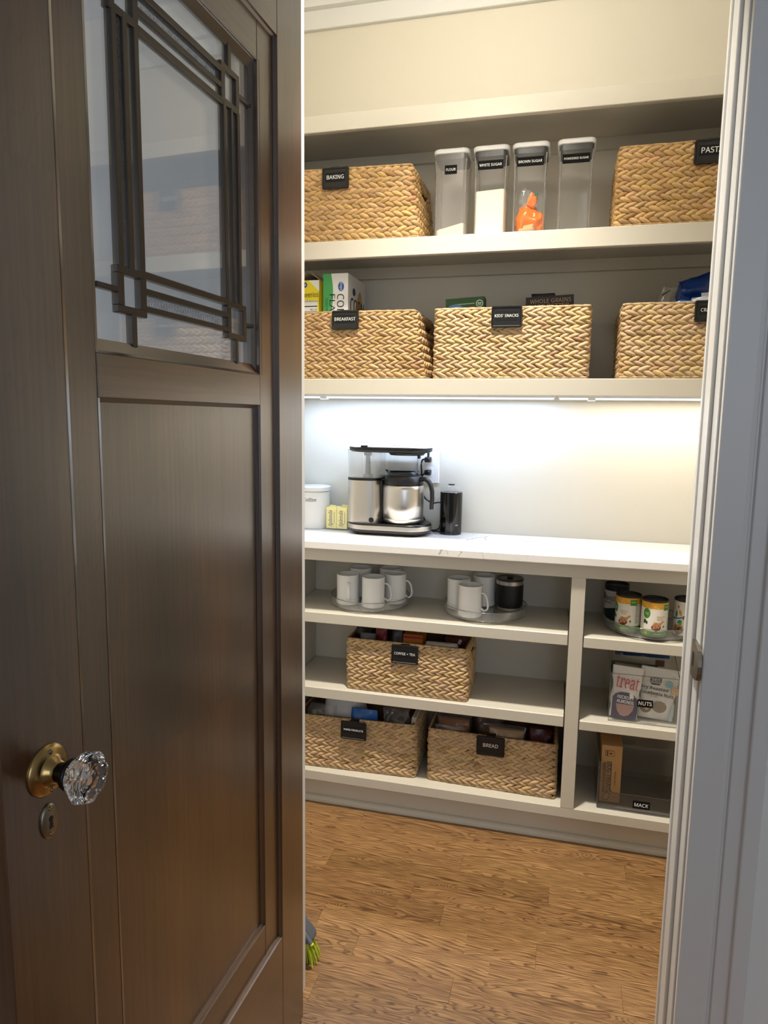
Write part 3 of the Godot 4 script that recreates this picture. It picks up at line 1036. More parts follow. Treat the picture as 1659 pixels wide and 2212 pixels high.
func furniture() -> void:
	var sp: Material = M.shelf_paint
	wall_shelf(2.185, 0.048, "empty greige wall shelf, the highest, above the row of clear canisters")
	wall_shelf(1.827, 0.051, "greige wall shelf that carries the clear canisters")
	wall_shelf(1.421, 0.048, "greige wall shelf with lights under its front edge, above the coffee maker")
	light_bar(-0.90, -0.032, "slim white light bar over the coffee maker, glowing cool white")
	light_bar(-0.024, 0.64, "slim white light bar under the lowest wall shelf near the white door jamb")
	# built-in cabinet
	var c := thing("base_cabinet", "greige open-fronted built-in cabinet under the white worktop", "cabinet", V(0, 0, -2.054))
	part(c, "side_panel", MB.new().box(V(-0.919, 0.0, -0.29), V(-0.86, 0.888, -0.02)), sp)
	part(c, "side_panel", MB.new().box(V(0.655, 0.0, -0.29), V(0.699, 0.888, -0.02)), sp)
	part(c, "divider", MB.new().box(V(0.0435, 0.108, -0.293), V(0.0797, 0.868, -0.02)), sp)
	part(c, "back_panel", MB.new().box(V(-0.862, 0.02, -0.304), V(0.657, 0.888, -0.292)), sp)
	part(c, "bottom_board", MB.new().box(V(-0.862, 0.107, -0.293), V(0.657, 0.1268, -0.0195)), sp)
	part(c, "top_rail", MB.new().box(V(-0.919, 0.8478, -0.02), V(0.699, 0.888, 0), 0.001), sp)
	part(c, "bottom_rail", MB.new().box(V(-0.919, 0.0955, -0.02), V(0.699, 0.127, 0), 0.001), sp)
	part(c, "stile", MB.new().box(V(0.0417, 0.1265, -0.02), V(0.0815, 0.8482, 0.0003), 0.001), sp)
	part(c, "stile", MB.new().box(V(-0.919, 0.1265, -0.02), V(-0.862, 0.8482, 0.0), 0.001), sp)
	part(c, "stile", MB.new().box(V(0.655, 0.1265, -0.02), V(0.699, 0.8482, 0.0), 0.001), sp)
	part(c, "toe_kick", MB.new().box(V(-0.919, 0.0, -0.064), V(0.699, 0.1, -0.046)), sp)
	var mb := MB.new()
	var pr := PackedVector2Array([Vector2(0, 0), Vector2(0.017, 0), Vector2(0.017, 0.004), Vector2(0.016, 0.0095), Vector2(0.013, 0.0142), Vector2(0.0085, 0.0178), Vector2(0.0035, 0.0192), Vector2(0, 0.0192)])
	mb.prism(pr, -0.809, 0.809)
	mb.moved(Transform3D(Basis(V(0, 0, 1), V(0, 1, 0), V(-1, 0, 0)), V(-0.11, 0, -0.046)))
	part(c, "shoe_moulding", mb, sp)
	for q: Array in [[-0.858, 0.0385, 0.6755, 0.6405, "upper adjustable shelf of the wide bay, carrying two turntables of mugs"], [-0.858, 0.0385, 0.4205, 0.3855, "lower adjustable shelf of the wide bay, carrying the coffee and tea basket"], [0.0845, 0.652, 0.6713, 0.6385, "upper adjustable shelf of the narrow bay, carrying the canned beans"], [0.0845, 0.652, 0.4115, 0.3825, "lower adjustable shelf of the narrow bay, carrying the clear bin of nuts"]]:
		var s := thing("cabinet_shelf", "greige " + q[4], "shelf", V((q[0] + q[1]) / 2, q[2], -2.054), 0.0, "adjustable shelves of the cabinet")
		var w: float = q[1] - q[0]
		var h: float = q[2] - q[3]
		part(s, "board", MB.new().box(V(-w / 2, -h + 0.004, -0.2915), V(w / 2, 0, -0.018)), sp)
		part(s, "front_edge", MB.new().box(V(-w / 2, -h, -0.0185), V(w / 2, 0.0004, 0.0006), 0.002), sp)
	mb = MB.new()
	mb.along = 2
	mb.box(V(-0.919, 0.8885, -2.3645), V(0.699, 0.9134, -2.034), 0.0025)
	tag(part(self, "worktop", mb, M.quartz), "white stone worktop with faint grey veins, across the top of the cabinet", "worktop")
	# ceiling lamp
	var l := thing("ceiling_lamp", "small round recessed ceiling lamp of the pantry, above the view", "lamp", V(-0.26, 2.74, -1.58))
	mb = MB.new()
	mb.lathe([Vector2(0.062, 0.001), Vector2(0.090, 0.001), Vector2(0.092, -0.003), Vector2(0.088, -0.007), Vector2(0.066, -0.009), Vector2(0.062, -0.005)], 40)
	part(l, "trim_ring", mb, M.white_plastic)
	mb = MB.new()
	mb.lathe([Vector2(0.0, -0.006), Vector2(0.061, -0.006), Vector2(0.061, 0.001)], 40)
	part(l, "lens", mb, M.lamp_lens)

# ---------------------------------------------------------------- baskets

func round_path(corners: Array, rad: float) -> Array:
	# the closed way round four corners with rounded bends: [points, outward normals, running length]
	var pts := PackedVector3Array()
	for k in 4:
		var a: Vector3 = corners[k]
		var b: Vector3 = corners[(k + 1) % 4]
		var c: Vector3 = corners[(k + 2) % 4]
		var t := (b - a).normalized()
		var u := (c - b).normalized()
		var p := a + t * rad
		var q := b - t * rad
		var m := int(ceilf(p.distance_to(q) / 0.012))
		for j in m + 1:
			pts.append(p.lerp(q, float(j) / m))
		for j in [0.25, 0.5, 0.75]:
			pts.append((q.lerp(b, j)).lerp(b.lerp(b + u * rad, j), j))
	var nrm := PackedVector3Array()
	var run := PackedFloat32Array([0.0])
	for k in pts.size():
		var t := pts[(k + 1) % pts.size()] - pts[(k + pts.size() - 1) % pts.size()]
		nrm.append(V(-t.z, 0, t.x).normalized())
		run.append(run[k] + pts[k].distance_to(pts[(k + 1) % pts.size()]))
	return [pts, nrm, run]

func basket_row(mb: MB, corners: Array, h: float, r: RandomNumberGenerator, base: Color, gap: Vector2) -> void:
	# one braid round the basket: leaves laid alternately up and down, each tucked under the next; gap is a stretch left open for the hand hole
	var way := round_path(corners, 0.016)
	var pts: PackedVector3Array = way[0]
	var nrm: PackedVector3Array = way[1]
	var run: PackedFloat32Array = way[2]
	var total := run[-1]
	var count := int(round(total / 0.0258))
	var rings := 7
	var seg := 5
	var at_k := 0
	for j in count:
		for s: float in [1.0, -1.0]:
			var u := (j + 0.5 + 0.25 * s) * total / count
			if u > gap.x and u < gap.y:
				continue
			var big := r.randf_range(0.9, 1.14)
			var long := 0.0222 * big
			var tilt := r.randf_range(0.30, 0.45) * s
			var ct := cos(tilt)
			var st := sin(tilt)
			var lift := s * h * 0.242 + r.randf_range(-0.0006, 0.0006)
			var proud := r.randf_range(0.0004, 0.0018)
			var wide := h * r.randf_range(0.248, 0.300)
			var deep := 0.0074 * big
			var g := r.randf_range(0.80, 1.10)
			var c := Color(base.r * g, base.g * g * r.randf_range(0.95, 1.03), base.b * g * r.randf_range(0.85, 1.12))
			if r.randf() < 0.06:
				c = c * Color(0.74, 0.68, 0.62)
			mb.col = c
			var at := mb.v.size()
			for x in rings + 1:
				var w := -1.0 + 2.0 * x / rings
				var rad := pow(maxf(1.0 - w * w, 0.0), 0.52) * (1.0 - 0.16 * w)
				var f := fposmod(u + w * long * ct, total)
				while at_k > 0 and run[at_k] > f:
					at_k -= 1
				while at_k < pts.size() - 1 and run[at_k + 1] < f:
					at_k += 1
				var k2 := (at_k + 1) % pts.size()
				var fr := (f - run[at_k]) / maxf(run[at_k + 1] - run[at_k], 1e-6)
				var nn := nrm[at_k].lerp(nrm[k2], fr).normalized()
				var t := V(nn.z, 0, -nn.x)
				var d := (t * ct + V(0, st, 0)).normalized()
				var e := nn.cross(d)
				var dip := maxf(w, 0)
				var ctr := pts[at_k].lerp(pts[k2], fr) + V(0, lift + w * long * st, 0) + nn * (proud - 0.0038 * dip * dip)
				for y in seg + 1:
					var q := PI * y / seg
					var o := e * (cos(q) * wide * rad) + nn * (sin(q) * deep * rad - 0.001)
					var m := (e * (cos(q) / wide) + nn * ((sin(q) + 0.05) / deep)).normalized()
					m = (m + d * w * 0.55).normalized()
					mb.put(ctr + o, m, Vector2(0.5 + w * 0.5 + u * 3.0, float(y) / seg + j * 0.37))
			for x in rings:
				for y in seg:
					var p := at + x * (seg + 1) + y
					mb.i.append_array(PackedInt32Array([p, p + seg + 1, p + 1, p + 1, p + seg + 1, p + seg + 2]))

func basket(label: String, text: String, bl: Vector3, br: Vector3, tl: Vector3, tr: Vector3, depth: float, rows: int, tone: Color, clip_at: Vector2, clip_size: Vector2, text_w: float, seed_: int, hole := false, card := true) -> void:
	# bl, br, tl, tr: front corners of bottom and rim in the world
	var at := V((bl.x + br.x) / 2, bl.y, bl.z - depth / 2)
	var o := thing("woven_basket", label, "basket", at, 0.0, "woven leaf baskets with black name tags")
	var r := RandomNumberGenerator.new()
	r.seed = seed_
	var bot := [bl - at, br - at, br - at + V(0, 0, -depth), bl - at + V(0, 0, -depth)]
	var top := [tl - at, tr - at, tr - at + V(0, 0, -depth), tl - at + V(0, 0, -depth)]
	var low := 0.007
	var H := tl.y - bl.y
	var h := (H - low - 0.006) / rows
	# lining: thin walls just inside the braids
	var mb := MB.new()
	var ins := 0.004
	for k in 4:
		var a: Vector3 = bot[k]
		var b: Vector3 = bot[(k + 1) % 4]
		var c: Vector3 = top[(k + 1) % 4]
		var d: Vector3 = top[k]
		var t := (b - a).normalized()
		var nn := V(-t.z, 0, t.x)
		var spans := [[0.0, 1.0, 0.0, 1.0]]
		if k == 1 and hole:
			var v0 := 1.0 - 2.35 / rows
			var v1 := 1.0 - 0.95 / rows
			spans = [[0.0, 1.0, 0.0, v0], [0.0, 1.0, v1, 1.0], [0.0, 0.30, v0, v1], [0.70, 1.0, v0, v1]]
		for sp: Array in spans:
			var f := func(u: float, w: float, into: float) -> Vector3: return a.lerp(b, u).lerp(d.lerp(c, u), w) - nn * into
			var p: Vector3 = f.call(sp[0], sp[2], ins)
			var q: Vector3 = f.call(sp[1], sp[2], ins)
			var x: Vector3 = f.call(sp[1], sp[3], ins)
			var y: Vector3 = f.call(sp[0], sp[3], ins)
			var p2: Vector3 = f.call(sp[0], sp[2], ins + 0.004)
			var q2: Vector3 = f.call(sp[1], sp[2], ins + 0.004)
			var x2: Vector3 = f.call(sp[1], sp[3], ins + 0.004)
			var y2: Vector3 = f.call(sp[0], sp[3], ins + 0.004)
			mb.quad(p, q, x, y)
			mb.quad(q2, p2, y2, x2)
			mb.quad(y, x, x2, y2)
			mb.quad(p2, q2, q, p)
			mb.quad(p, y, y2, p2)
			mb.quad(q2, x2, x, q)
	part(o, "lining", mb, M.basket_inside)
	mb = MB.new()
	var b0: Vector3 = bot[3]
	var b1: Vector3 = bot[1]
	var fz0 := minf((bot[0] as Vector3).z, (bot[1] as Vector3).z) - 0.004
	mb.box(V(b0.x + 0.002, 0.001, maxf((bot[2] as Vector3).z, b0.z) + 0.004), V(b1.x - 0.002, 0.005, fz0))
	part(o, "base", mb, M.basket_inside)
	for k in rows:
		var f := (low + (k + 0.5) * h) / H
		var cs := []
		for j in 4:
			cs.append((bot[j] as Vector3).lerp(top[j], f))
		mb = MB.new()
		var front := (cs[0] as Vector3).distance_to(cs[1])
		basket_row(mb, cs, h, r, tone, Vector2(front + depth * 0.30, front + depth * 0.70) if hole and k == rows - 2 else Vector2(-1, -1))
		part(o, "braid", mb, M.leaf)
	# wrapped rims, at the bottom and the top
	for e in 2:
		mb = MB.new()
		var path := []
		for j in 4:
			var p: Vector3 = bot[j] if e == 0 else top[j]
			var q: Vector3 = bot[(j + 1) % 4] if e == 0 else top[(j + 1) % 4]
			var y := V(0, 0.0042, 0) if e == 0 else V(0, -0.0035, 0)
			var m := int(p.distance_to(q) / 0.009)
			for k in m:
				path.append(p.lerp(q, (k + 0.5) / m) + y + V(0, r.randf_range(-0.0007, 0.0007), r.randf_range(-0.0006, 0.0006)))
		mb.col = tone * 0.92
		mb.tube(path, 0.0046, 7, true)
		for k in mb.c.size():
			var g := 0.82 + 0.3 * sin(k / 8 * 1.7) * sin(k / 8 * 0.61)
			mb.c[k] = Color(tone.r * g, tone.g * g, tone.b * g)
		part(o, "wrapped_rim", mb, M.leaf)
	# name tag hung over the rim
	var cl := Node3D.new()
	cl.name = "name_tag"
	o.add_child(cl)
	var fx := clip_at.x - at.x
	var fy := clip_at.y - at.y
	var fz := bl.z - at.z + 0.011
	cl.position = V(fx, fy, fz)
	mb = MB.new()
	mb.prism(rpoly(clip_size.x, clip_size.y, 0.005), -0.0025, 0.0005)
	var outer := rpoly(clip_size.x, clip_size.y, 0.005)
	var inner := rpoly(clip_size.x - 0.0105, clip_size.y - 0.011, 0.003)
	frame_ring(mb, outer, inner, 0.0005, 0.0026)
	# hook over the rim
	mb.box(V(-clip_size.x * 0.16, clip_size.y / 2 - 0.008, -0.0040), V(clip_size.x * 0.16, clip_size.y / 2 + 0.0014, 0.0004), 0.0008)
	mb.box(V(-clip_size.x * 0.16, clip_size.y / 2 - 0.0012, -0.022), V(clip_size.x * 0.16, clip_size.y / 2 + 0.0014, -0.003), 0.0008)
	mb.box(V(-clip_size.x * 0.16, clip_size.y / 2 - 0.026, -0.024), V(clip_size.x * 0.16, clip_size.y / 2 + 0.0014, -0.0215), 0.0008)
	part(cl, "holder", mb, M.black_plastic)
	if card:
		mb = MB.new()
		mb.box(V(-clip_size.x * 0.37, -clip_size.y * 0.17, 0.0004), V(clip_size.x * 0.37, clip_size.y * 0.25, 0.0009))
		part(cl, "label_strip", mb, M.label_grey)
	words(cl, text, text_w, V(0, clip_size.y * 0.045, 0.0013), M.ink_white)

func frame_ring(mb: MB, outer: PackedVector2Array, inner: PackedVector2Array, z0: float, z1: float) -> void:
	for k in outer.size():
		var j := (k + 1) % outer.size()
		var a := V(outer[k].x, outer[k].y, z0)
		var b := V(outer[j].x, outer[j].y, z0)
		var c := V(inner[j].x, inner[j].y, z0)
		var d := V(inner[k].x, inner[k].y, z0)
		var up := V(0, 0, z1 - z0)
		var mo := 0.72
		var a2 := a.lerp(d, 0.14) + up
		var b2 := b.lerp(c, 0.14) + up
		var c2 := b.lerp(c, mo) + up
		var d2 := a.lerp(d, mo) + up
		mb.quad(a, b, b2, a2)
		mb.quad(a2, b2, c2, d2)
		mb.quad(d2, c2, c, d)

func baskets() -> void:
	var warm := Color(0.68, 0.45, 0.215)
	var tan_ := Color(0.66, 0.455, 0.24)
	var pale := Color(0.74, 0.54, 0.315)
	basket("woven basket with a BAKING tag, on the canister shelf", "BAKING", V(-0.885, 1.827, -2.066), V(-0.442, 1.827, -2.066), V(-0.885, 2.042, -2.068), V(-0.466, 2.036, -2.068), 0.265, 7, warm, Vector2(-0.6935, 2.0075), Vector2(0.083, 0.061), 0.053, 11, true)
	basket("woven basket with a PASTA tag, partly hidden by the door jamb", "PASTA", V(0.109, 1.827, -2.066), V(0.546, 1.827, -2.066), V(0.112, 2.036, -2.068), V(0.543, 2.036, -2.068), 0.265, 7, warm, Vector2(0.3385, 2.0035), Vector2(0.087, 0.061), 0.053, 12)
	basket("woven basket with a BREAKFAST tag, holding cereal boxes", "BREAKFAST", V(-0.875, 1.421, -2.066), V(-0.414, 1.421, -2.066), V(-0.872, 1.625, -2.068), V(-0.447, 1.624, -2.068), 0.265, 8, tan_, Vector2(-0.6605, 1.597), Vector2(0.085, 0.056), 0.066, 13, true)
	basket("woven basket with a KIDS' SNACKS tag, in the middle of its shelf", "KIDS' SNACKS", V(-0.384, 1.421, -2.066), V(0.0535, 1.421, -2.066), V(-0.384, 1.625, -2.068), V(0.0535, 1.625, -2.068), 0.265, 8, pale, Vector2(-0.1755, 1.596), Vector2(0.087, 0.060), 0.067, 14)
	basket("woven basket by the door jamb with a blue bag in it, tag cut off", "CRACKERS", V(0.1455, 1.421, -2.066), V(0.583, 1.421, -2.066), V(0.144, 1.626, -2.068), V(0.581, 1.626, -2.068), 0.265, 7, pale, Vector2(0.3665, 1.599), Vector2(0.086, 0.056), 0.056, 15)
	basket("woven basket with a COFFEE + TEA tag, on a cabinet shelf below the mugs", "COFFEE + TEA", V(-0.651, 0.4205, -2.078), V(-0.2605, 0.4205, -2.073), V(-0.655, 0.590, -2.084), V(-0.263, 0.590, -2.080), 0.215, 7, pale, Vector2(-0.4585, 0.5575), Vector2(0.087, 0.061), 0.068, 16, true)
	basket("woven basket with a PAPER PRODUCTS tag, on the cabinet floor", "PAPER PRODUCTS", V(-0.830, 0.127, -2.084), V(-0.426, 0.127, -2.102), V(-0.832, 0.305, -2.090), V(-0.430, 0.307, -2.106), 0.215, 7, pale, Vector2(-0.6285, 0.2765), Vector2(0.088, 0.061), 0.066, 17)
	basket("woven basket with a BREAD tag, on the cabinet floor beside the stile", "BREAD", V(-0.381, 0.127, -2.106), V(0.023, 0.127, -2.096), V(-0.381, 0.302, -2.112), V(0.020, 0.302, -2.104), 0.215, 7, pale, Vector2(-0.180, 0.274), Vector2(0.089, 0.064), 0.047, 18, false, false)

# ---------------------------------------------------------------- things on the wall shelves

func vessel(mb: MB, w: float, d: float, r: float, wall: float, levels: Array) -> void:
	# open vessel with inner and outer skin; levels: [y, growth of width]
	var rings := []
	for l: Array in levels:
		rings.append(rrect(l[0], w + l[1], d + l[1], r + l[1] * 0.3))
	mb.loft(rings, true, true, false)

func canister(x: float, text: String, label: String, clear_m: Material, tag_y: float, tag_w: float, text_w: float) -> Node3D:
	var o := thing("canister", label, "canister", V(x, 1.8272, -2.163), 0.0, "square clear canisters with white lids")
	var mb := MB.new()
	vessel(mb, 0.094, 0.094, 0.014, 0.0026, [[0.0, -0.004], [0.004, 0.0], [0.19, 0.003], [0.215, 0.004], [0.228, 0.008], [0.244, 0.009]])
	part(o, "body", mb, clear_m)
	for s in [Vector2(1, 1), Vector2(-1, 1), Vector2(1, -1), Vector2(-1, -1)]:
		part(o, "body_corner", MB.new().tube([V(s.x * 0.0420, 0.002, s.y * 0.0420), V(s.x * 0.0428, 0.19, s.y * 0.0428), V(s.x * 0.0455, 0.228, s.y * 0.0455)], 0.0021, 6), M.corner_acrylic)
	mb = MB.new()
	mb.loft([rrect(0.229, 0.093, 0.093, 0.013), rrect(0.241, 0.094, 0.094, 0.014), rrect(0.245, 0.094, 0.094, 0.014)], true)
	part(o, "gasket", mb, M.gasket)
	mb = MB.new()
	mb.loft([rrect(0.2442, 0.100, 0.100, 0.016), rrect(0.2455, 0.1045, 0.1045, 0.018), rrect(0.2545, 0.1045, 0.1045, 0.018), rrect(0.2575, 0.101, 0.101, 0.017), rrect(0.2582, 0.093, 0.093, 0.014)], false)
	part(o, "lid", mb, M.white_plastic)
	mb = MB.new()
	mb.box(V(-tag_w / 2, tag_y - 0.0125, 0.0483), V(tag_w / 2, tag_y + 0.0125, 0.0496), 0.0003)
	var lb := part(o, "label", mb, M.label_black)
	words(lb, text, text_w, V(0, tag_y, 0.0499), M.ink_white)
	return o

func heap(w: float, d: float, r: float, y0: float, y1: float, slope: float, seed_: int) -> MB:
	# powder standing in a square vessel: flat sides, uneven top
	var mb := MB.new()
	var f := noise(seed_, 30.0, 2)
	var rings := [rrect(y0, w, d, r)]
	for k in 5:
		var s := 1.0 - k * 0.24
		var ring := rrect(y1, w * s, d * s, r * s)
		for j in ring.size():
			var p := ring[j]
			ring[j] = V(p.x, y1 + slope * p.x / w + f.get_noise_2d(p.x, p.z) * 0.004 + k * 0.0008, p.z)
		rings.append(ring)
	mb.loft(rings, false, true, true)
	return mb

func crumple(w: float, h: float, thick: float, seed_: int, amount := 0.006, nx := 16, ny := 16, pinch := 0.0) -> MB:
	# a filled soft pack standing on y = 0: pillow front and back with creases; pinch draws the top together
	var mb := MB.new()
	var f := noise(seed_, 22.0, 3)
	var rings := []
	for k in ny + 1:
		var v := float(k) / ny
		var ring := PackedVector3Array()
		var m := nx * 2
		var pw := w * (1.0 - pinch * smoothstep(0.55, 1.0, v))
		var fat := thick * pow(sin(PI * clampf(0.06 + v * 0.92, 0, 1)), 0.6)
		for j in m:
			var a := -TAU * j / m
			var cx := cos(a)
			var cz := sin(a)
			var x := signf(cx) * pow(absf(cx), 0.62) * pw / 2
			var z := signf(cz) * pow(absf(cz), 0.85) * fat / 2
			var g := f.get_noise_3d(x, v * h, z) * amount
			ring.append(V(x + g, v * h + g * 0.6, z + g * 1.4))
		rings.append(ring)
	mb.loft(rings, true, true, true)
	return mb

func carton(o: Node3D, w: float, h: float, d: float, m: Material) -> MeshInstance3D:
	return part(o, "carton", MB.new().box(V(-w / 2, 0, -d), V(w / 2, h, 0), 0.0008), m)

func decal(o: Node3D, called: String, poly: PackedVector2Array, at: Vector3, m: Material, turn := Basis(), deep := 0.0004) -> MeshInstance3D:
	var p := part(o, called, MB.new().prism(poly, 0, deep), m)
	p.transform = Transform3D(turn, at)
	return p

func rect(w: float, h: float, cx := 0.0, cy := 0.0) -> PackedVector2Array:
	return PackedVector2Array([Vector2(cx - w / 2, cy - h / 2), Vector2(cx + w / 2, cy - h / 2), Vector2(cx + w / 2, cy + h / 2), Vector2(cx - w / 2, cy + h / 2)])

func wall_shelf_things() -> void:
	canister(-0.3575, "FLOUR", "clear canister with a FLOUR label, dusty inside, little flour left", M.dusty_acrylic, 0.1995, 0.036, 0.028)
	canister(-0.2418, "WHITE SUGAR", "clear canister with a WHITE SUGAR label, two thirds full", M.acrylic, 0.2045, 0.073, 0.064)
	canister(-0.1295, "BROWN SUGAR", "clear canister with a BROWN SUGAR label, an orange bag in it", M.acrylic, 0.2055, 0.075, 0.066)
	canister(-0.0035, "POWDERED SUGAR", "clear canister with a POWDERED SUGAR label, empty", M.acrylic, 0.2045, 0.075, 0.066)
	var fl := part(self, "flour", heap(0.086, 0.086, 0.011, 0.004, 0.042, 0.016, 4), M.flour)
	fl.position = V(-0.3575, 1.8272, -2.163)
	fl.set_meta("kind", "stuff")
	tag(fl, "low drift of white flour at the bottom of the dusty canister", "flour")
	fl = part(self, "sugar", heap(0.087, 0.087, 0.011, 0.004, 0.136, 0.006, 6), M.sugar)
	fl.position = V(-0.2418, 1.8272, -2.163)
	fl.set_meta("kind", "stuff")
	tag(fl, "cream-white sugar filling two thirds of its clear canister", "sugar")
	# bag of brown sugar
	var b := thing("sugar_bag", "crumpled orange and clear bag of brown sugar inside its canister", "bag", V(-0.1285, 1.8310, -2.158))
	part(b, "pouch", crumple(0.074, 0.092, 0.062, 9, 0.012, 18, 18, 0.25), plain(222, 112, 32, 0.25))
	var lump := crumple(0.050, 0.034, 0.050, 10, 0.010, 12, 10, 0.3)
	part(b, "brown_sugar", lump.moved(Transform3D(Basis(), V(-0.006, 0.001, 0.012))), plain(186, 150, 106, 0.9))
	var neck := crumple(0.044, 0.066, 0.020, 13, 0.010, 12, 14, 0.6)
	part(b, "bag_top", neck.moved(Transform3D(Basis(V(0, 0, 1), 0.3), V(0.000, 0.082, 0.0))), M.film)
	var flap := crumple(0.030, 0.040, 0.012, 14, 0.006, 10, 10, 0.2)
	part(b, "printed_fold", flap.moved(Transform3D(Basis(V(0, 0, 1), -0.35), V(0.000, 0.088, 0.006))), plain(226, 122, 44, 0.3))
	decal(b, "round_seal", ring_poly(0.0125, 0.0125), V(0.019, 0.118, 0.0175), plain(36, 92, 58))

	# breakfast: cereal boxes
	var o := thing("cereal_box", "white and green corn flakes box standing in the breakfast basket", "cereal box", V(-0.7125, 1.428, -2.118))
	var w := 0.082
	var h := 0.320
	carton(o, w, h, 0.19, plain(238, 238, 236))
	var g := PackedVector2Array()
	for k in 17:
		var y := 0.185 + 0.135 * k / 16.0
		g.append(Vector2(-0.041 + 0.026 + 0.007 * sin((y - 0.2) * 26.0), y))
	g.append(Vector2(-0.0408, h - 0.0005))
	g.append(Vector2(-0.0408, 0.185))
	decal(o, "green_band", g, V(0, 0, 0), plain(72, 168, 92))
	part(o, "top_flap", MB.new().box(V(-0.012, h, -0.17), V(0.030, h + 0.0035, -0.02), 0.0004), plain(150, 104, 78)).rotation.z = 0.03
	decal(o, "oval_badge", ring_poly(0.022, 0.031), V(0.018, h - 0.040, 0), plain(32, 84, 170))
	decal(o, "badge_rim", ring_band(0.022, 0.031, 0.0013), V(0.018, h - 0.040, 0.0003), plain(230, 236, 244))
	var down := Basis(V(0, 0, 1), -PI / 2)
	words(o, "Kroger", 0.025, V(0.018, h - 0.040, 0.0007), M.ink_white, 0.0105, down, serif)
	words(o, "CORN", 0.082, V(0.0165, h - 0.104, 0.0005), M.ink_black, 0.0225, down)
	words(o, "FLAKES", 0.108, V(-0.0105, h - 0.117, 0.0005), M.ink_black, 0.0175, down)
	words(o, "TOASTED CORN CEREAL", 0.125, V(-0.0295, h - 0.136, 0.0006), plain(18, 74, 40), 0.0085, down)
	var side := Basis(V(0, 1, 0), PI / 2)
	decal(o, "tan_arch", PackedVector2Array([Vector2(-0.12, 0.20), Vector2(-0.035, 0.20), Vector2(-0.037, 0.245), Vector2(-0.048, 0.275), Vector2(-0.062, 0.285), Vector2(-0.078, 0.275), Vector2(-0.1, 0.245)]), V(w / 2, 0, -0.19), plain(206, 160, 104), side * Basis(V(0, 1, 0), 0.0))
	# on the broad side, reading towards the wall
	words(o, "CORN", 0.150, V(w / 2 + 0.0005, 0.226, -0.098), M.ink_black, 0.050, side)
	decal(o, "side_badge", ring_poly(0.030, 0.024), V(w / 2 + 0.0002, 0.272, -0.062), plain(44, 60, 90), side)
	o = thing("cereal_box", "yellow cereal box with its top open, beside the corn flakes box", "cereal box", V(-0.803, 1.428, -2.118))
	w = 0.074
	h = 0.302
	var mb := MB.new()
	mb.box(V(-w / 2, 0, -0.19), V(-w / 2 + 0.001, h, 0))
	mb.box(V(w / 2 - 0.001, 0, -0.19), V(w / 2, h, 0))
	mb.box(V(-w / 2, 0, -0.001), V(w / 2, h, 0))
	mb.box(V(-w / 2, 0, -0.19), V(w / 2, h, -0.189))
	mb.box(V(-w / 2, 0, -0.19), V(w / 2, 0.001, 0))
	part(o, "carton", mb, plain(242, 222, 40))
	for s: float in [-1.0, 1.0]:
		mb = MB.new()
		mb.box(V(0, 0, -0.185), V(0.001, 0.040, 0))
		var fp := part(o, "top_flap", mb, plain(196, 178, 150))
		fp.position = V(s * w / 2, h, 0)
		fp.rotation.z = s * 0.85
	decal(o, "facts_panel", rect(0.062, 0.150, 0, 0.165), V(0, 0, 0), plain(244, 244, 240))
	decal(o, "white_corner", PackedVector2Array([Vector2(0.0005, h - 0.001), Vector2(0.0365, h - 0.035), Vector2(0.0365, h - 0.001)]), V(0, 0, 0.0002), plain(240, 240, 236))
	decal(o, "blue_dot", ring_poly(0.017, 0.017), V(-0.012, h - 0.014, 0.0003), plain(42, 60, 140))
	words(o, "34", 0.010, V(-0.012, h - 0.014, 0.0008), M.ink_white)
	words(o, "Cheerios", 0.062, V(0.003, h - 0.044, 0.0006), M.ink_black, 0.0165)
	words(o, "Datos de Nutricion", 0.058, V(0.002, h - 0.064, 0.0006), M.ink_black, 0.0055)
	for k in 5:
		decal(o, "facts_line", rect(0.060, 0.0014 if k else 0.003, 0, h - 0.080 - k * 0.016), V(0, 0, 0.0003), M.ink_black)
	words(o, "140 210", 0.024, V(0.017, h - 0.090, 0.0006), M.ink_black, 0.006)
	o = thing("snack_pack", "pack with a red and white pattern peeking over the breakfast basket rim", "snack pack", V(-0.610, 1.428, -2.135))
	var pk := part(o, "wrapper", crumple(0.095, 0.207, 0.05, 41, 0.005), plain(226, 206, 196, 0.5))
	pk.position.z = -0.025
	for k in 9:
		decal(o, "red_mark", ring_poly(0.009, 0.0045, 12), V(-0.040 + k * 0.010, 0.196 + 0.004 * sin(k * 2.3), 0.0005), plain(196, 66, 50))

	# kids' snacks
	o = thing("snack_box", "green snack box with a blue and red picture, in the kids' snacks basket", "snack box", V(-0.300, 1.428, -2.16), 0.0)
	w = 0.118
	h = 0.242
	var bx := carton(o, w, h, 0.05, plain(46, 88, 44))
	decal(o, "blue_picture", PackedVector2Array([Vector2(-0.058, 0.10), Vector2(-0.058, 0.212), Vector2(-0.045, 0.222), Vector2(-0.025, 0.226), Vector2(-0.005, 0.215), Vector2(0.012, 0.212), Vector2(0.02, 0.10)]), V(0, 0, 0), plain(96, 140, 190))
	decal(o, "white_patch", PackedVector2Array([Vector2(-0.045, 0.200), Vector2(-0.03, 0.216), Vector2(-0.02, 0.214), Vector2(-0.028, 0.198)]), V(0, 0, 0.0003), plain(230, 232, 236))
	decal(o, "red_patch", PackedVector2Array([Vector2(-0.026, 0.19), Vector2(-0.016, 0.212), Vector2(-0.008, 0.19)]), V(0, 0, 0.0003), plain(196, 40, 44))
	decal(o, "navy_band", PackedVector2Array([Vector2(0.0, 0.10), Vector2(0.002, 0.204), Vector2(0.0585, 0.206), Vector2(0.0585, 0.10)]), V(0, 0, 0.0002), plain(44, 36, 78))
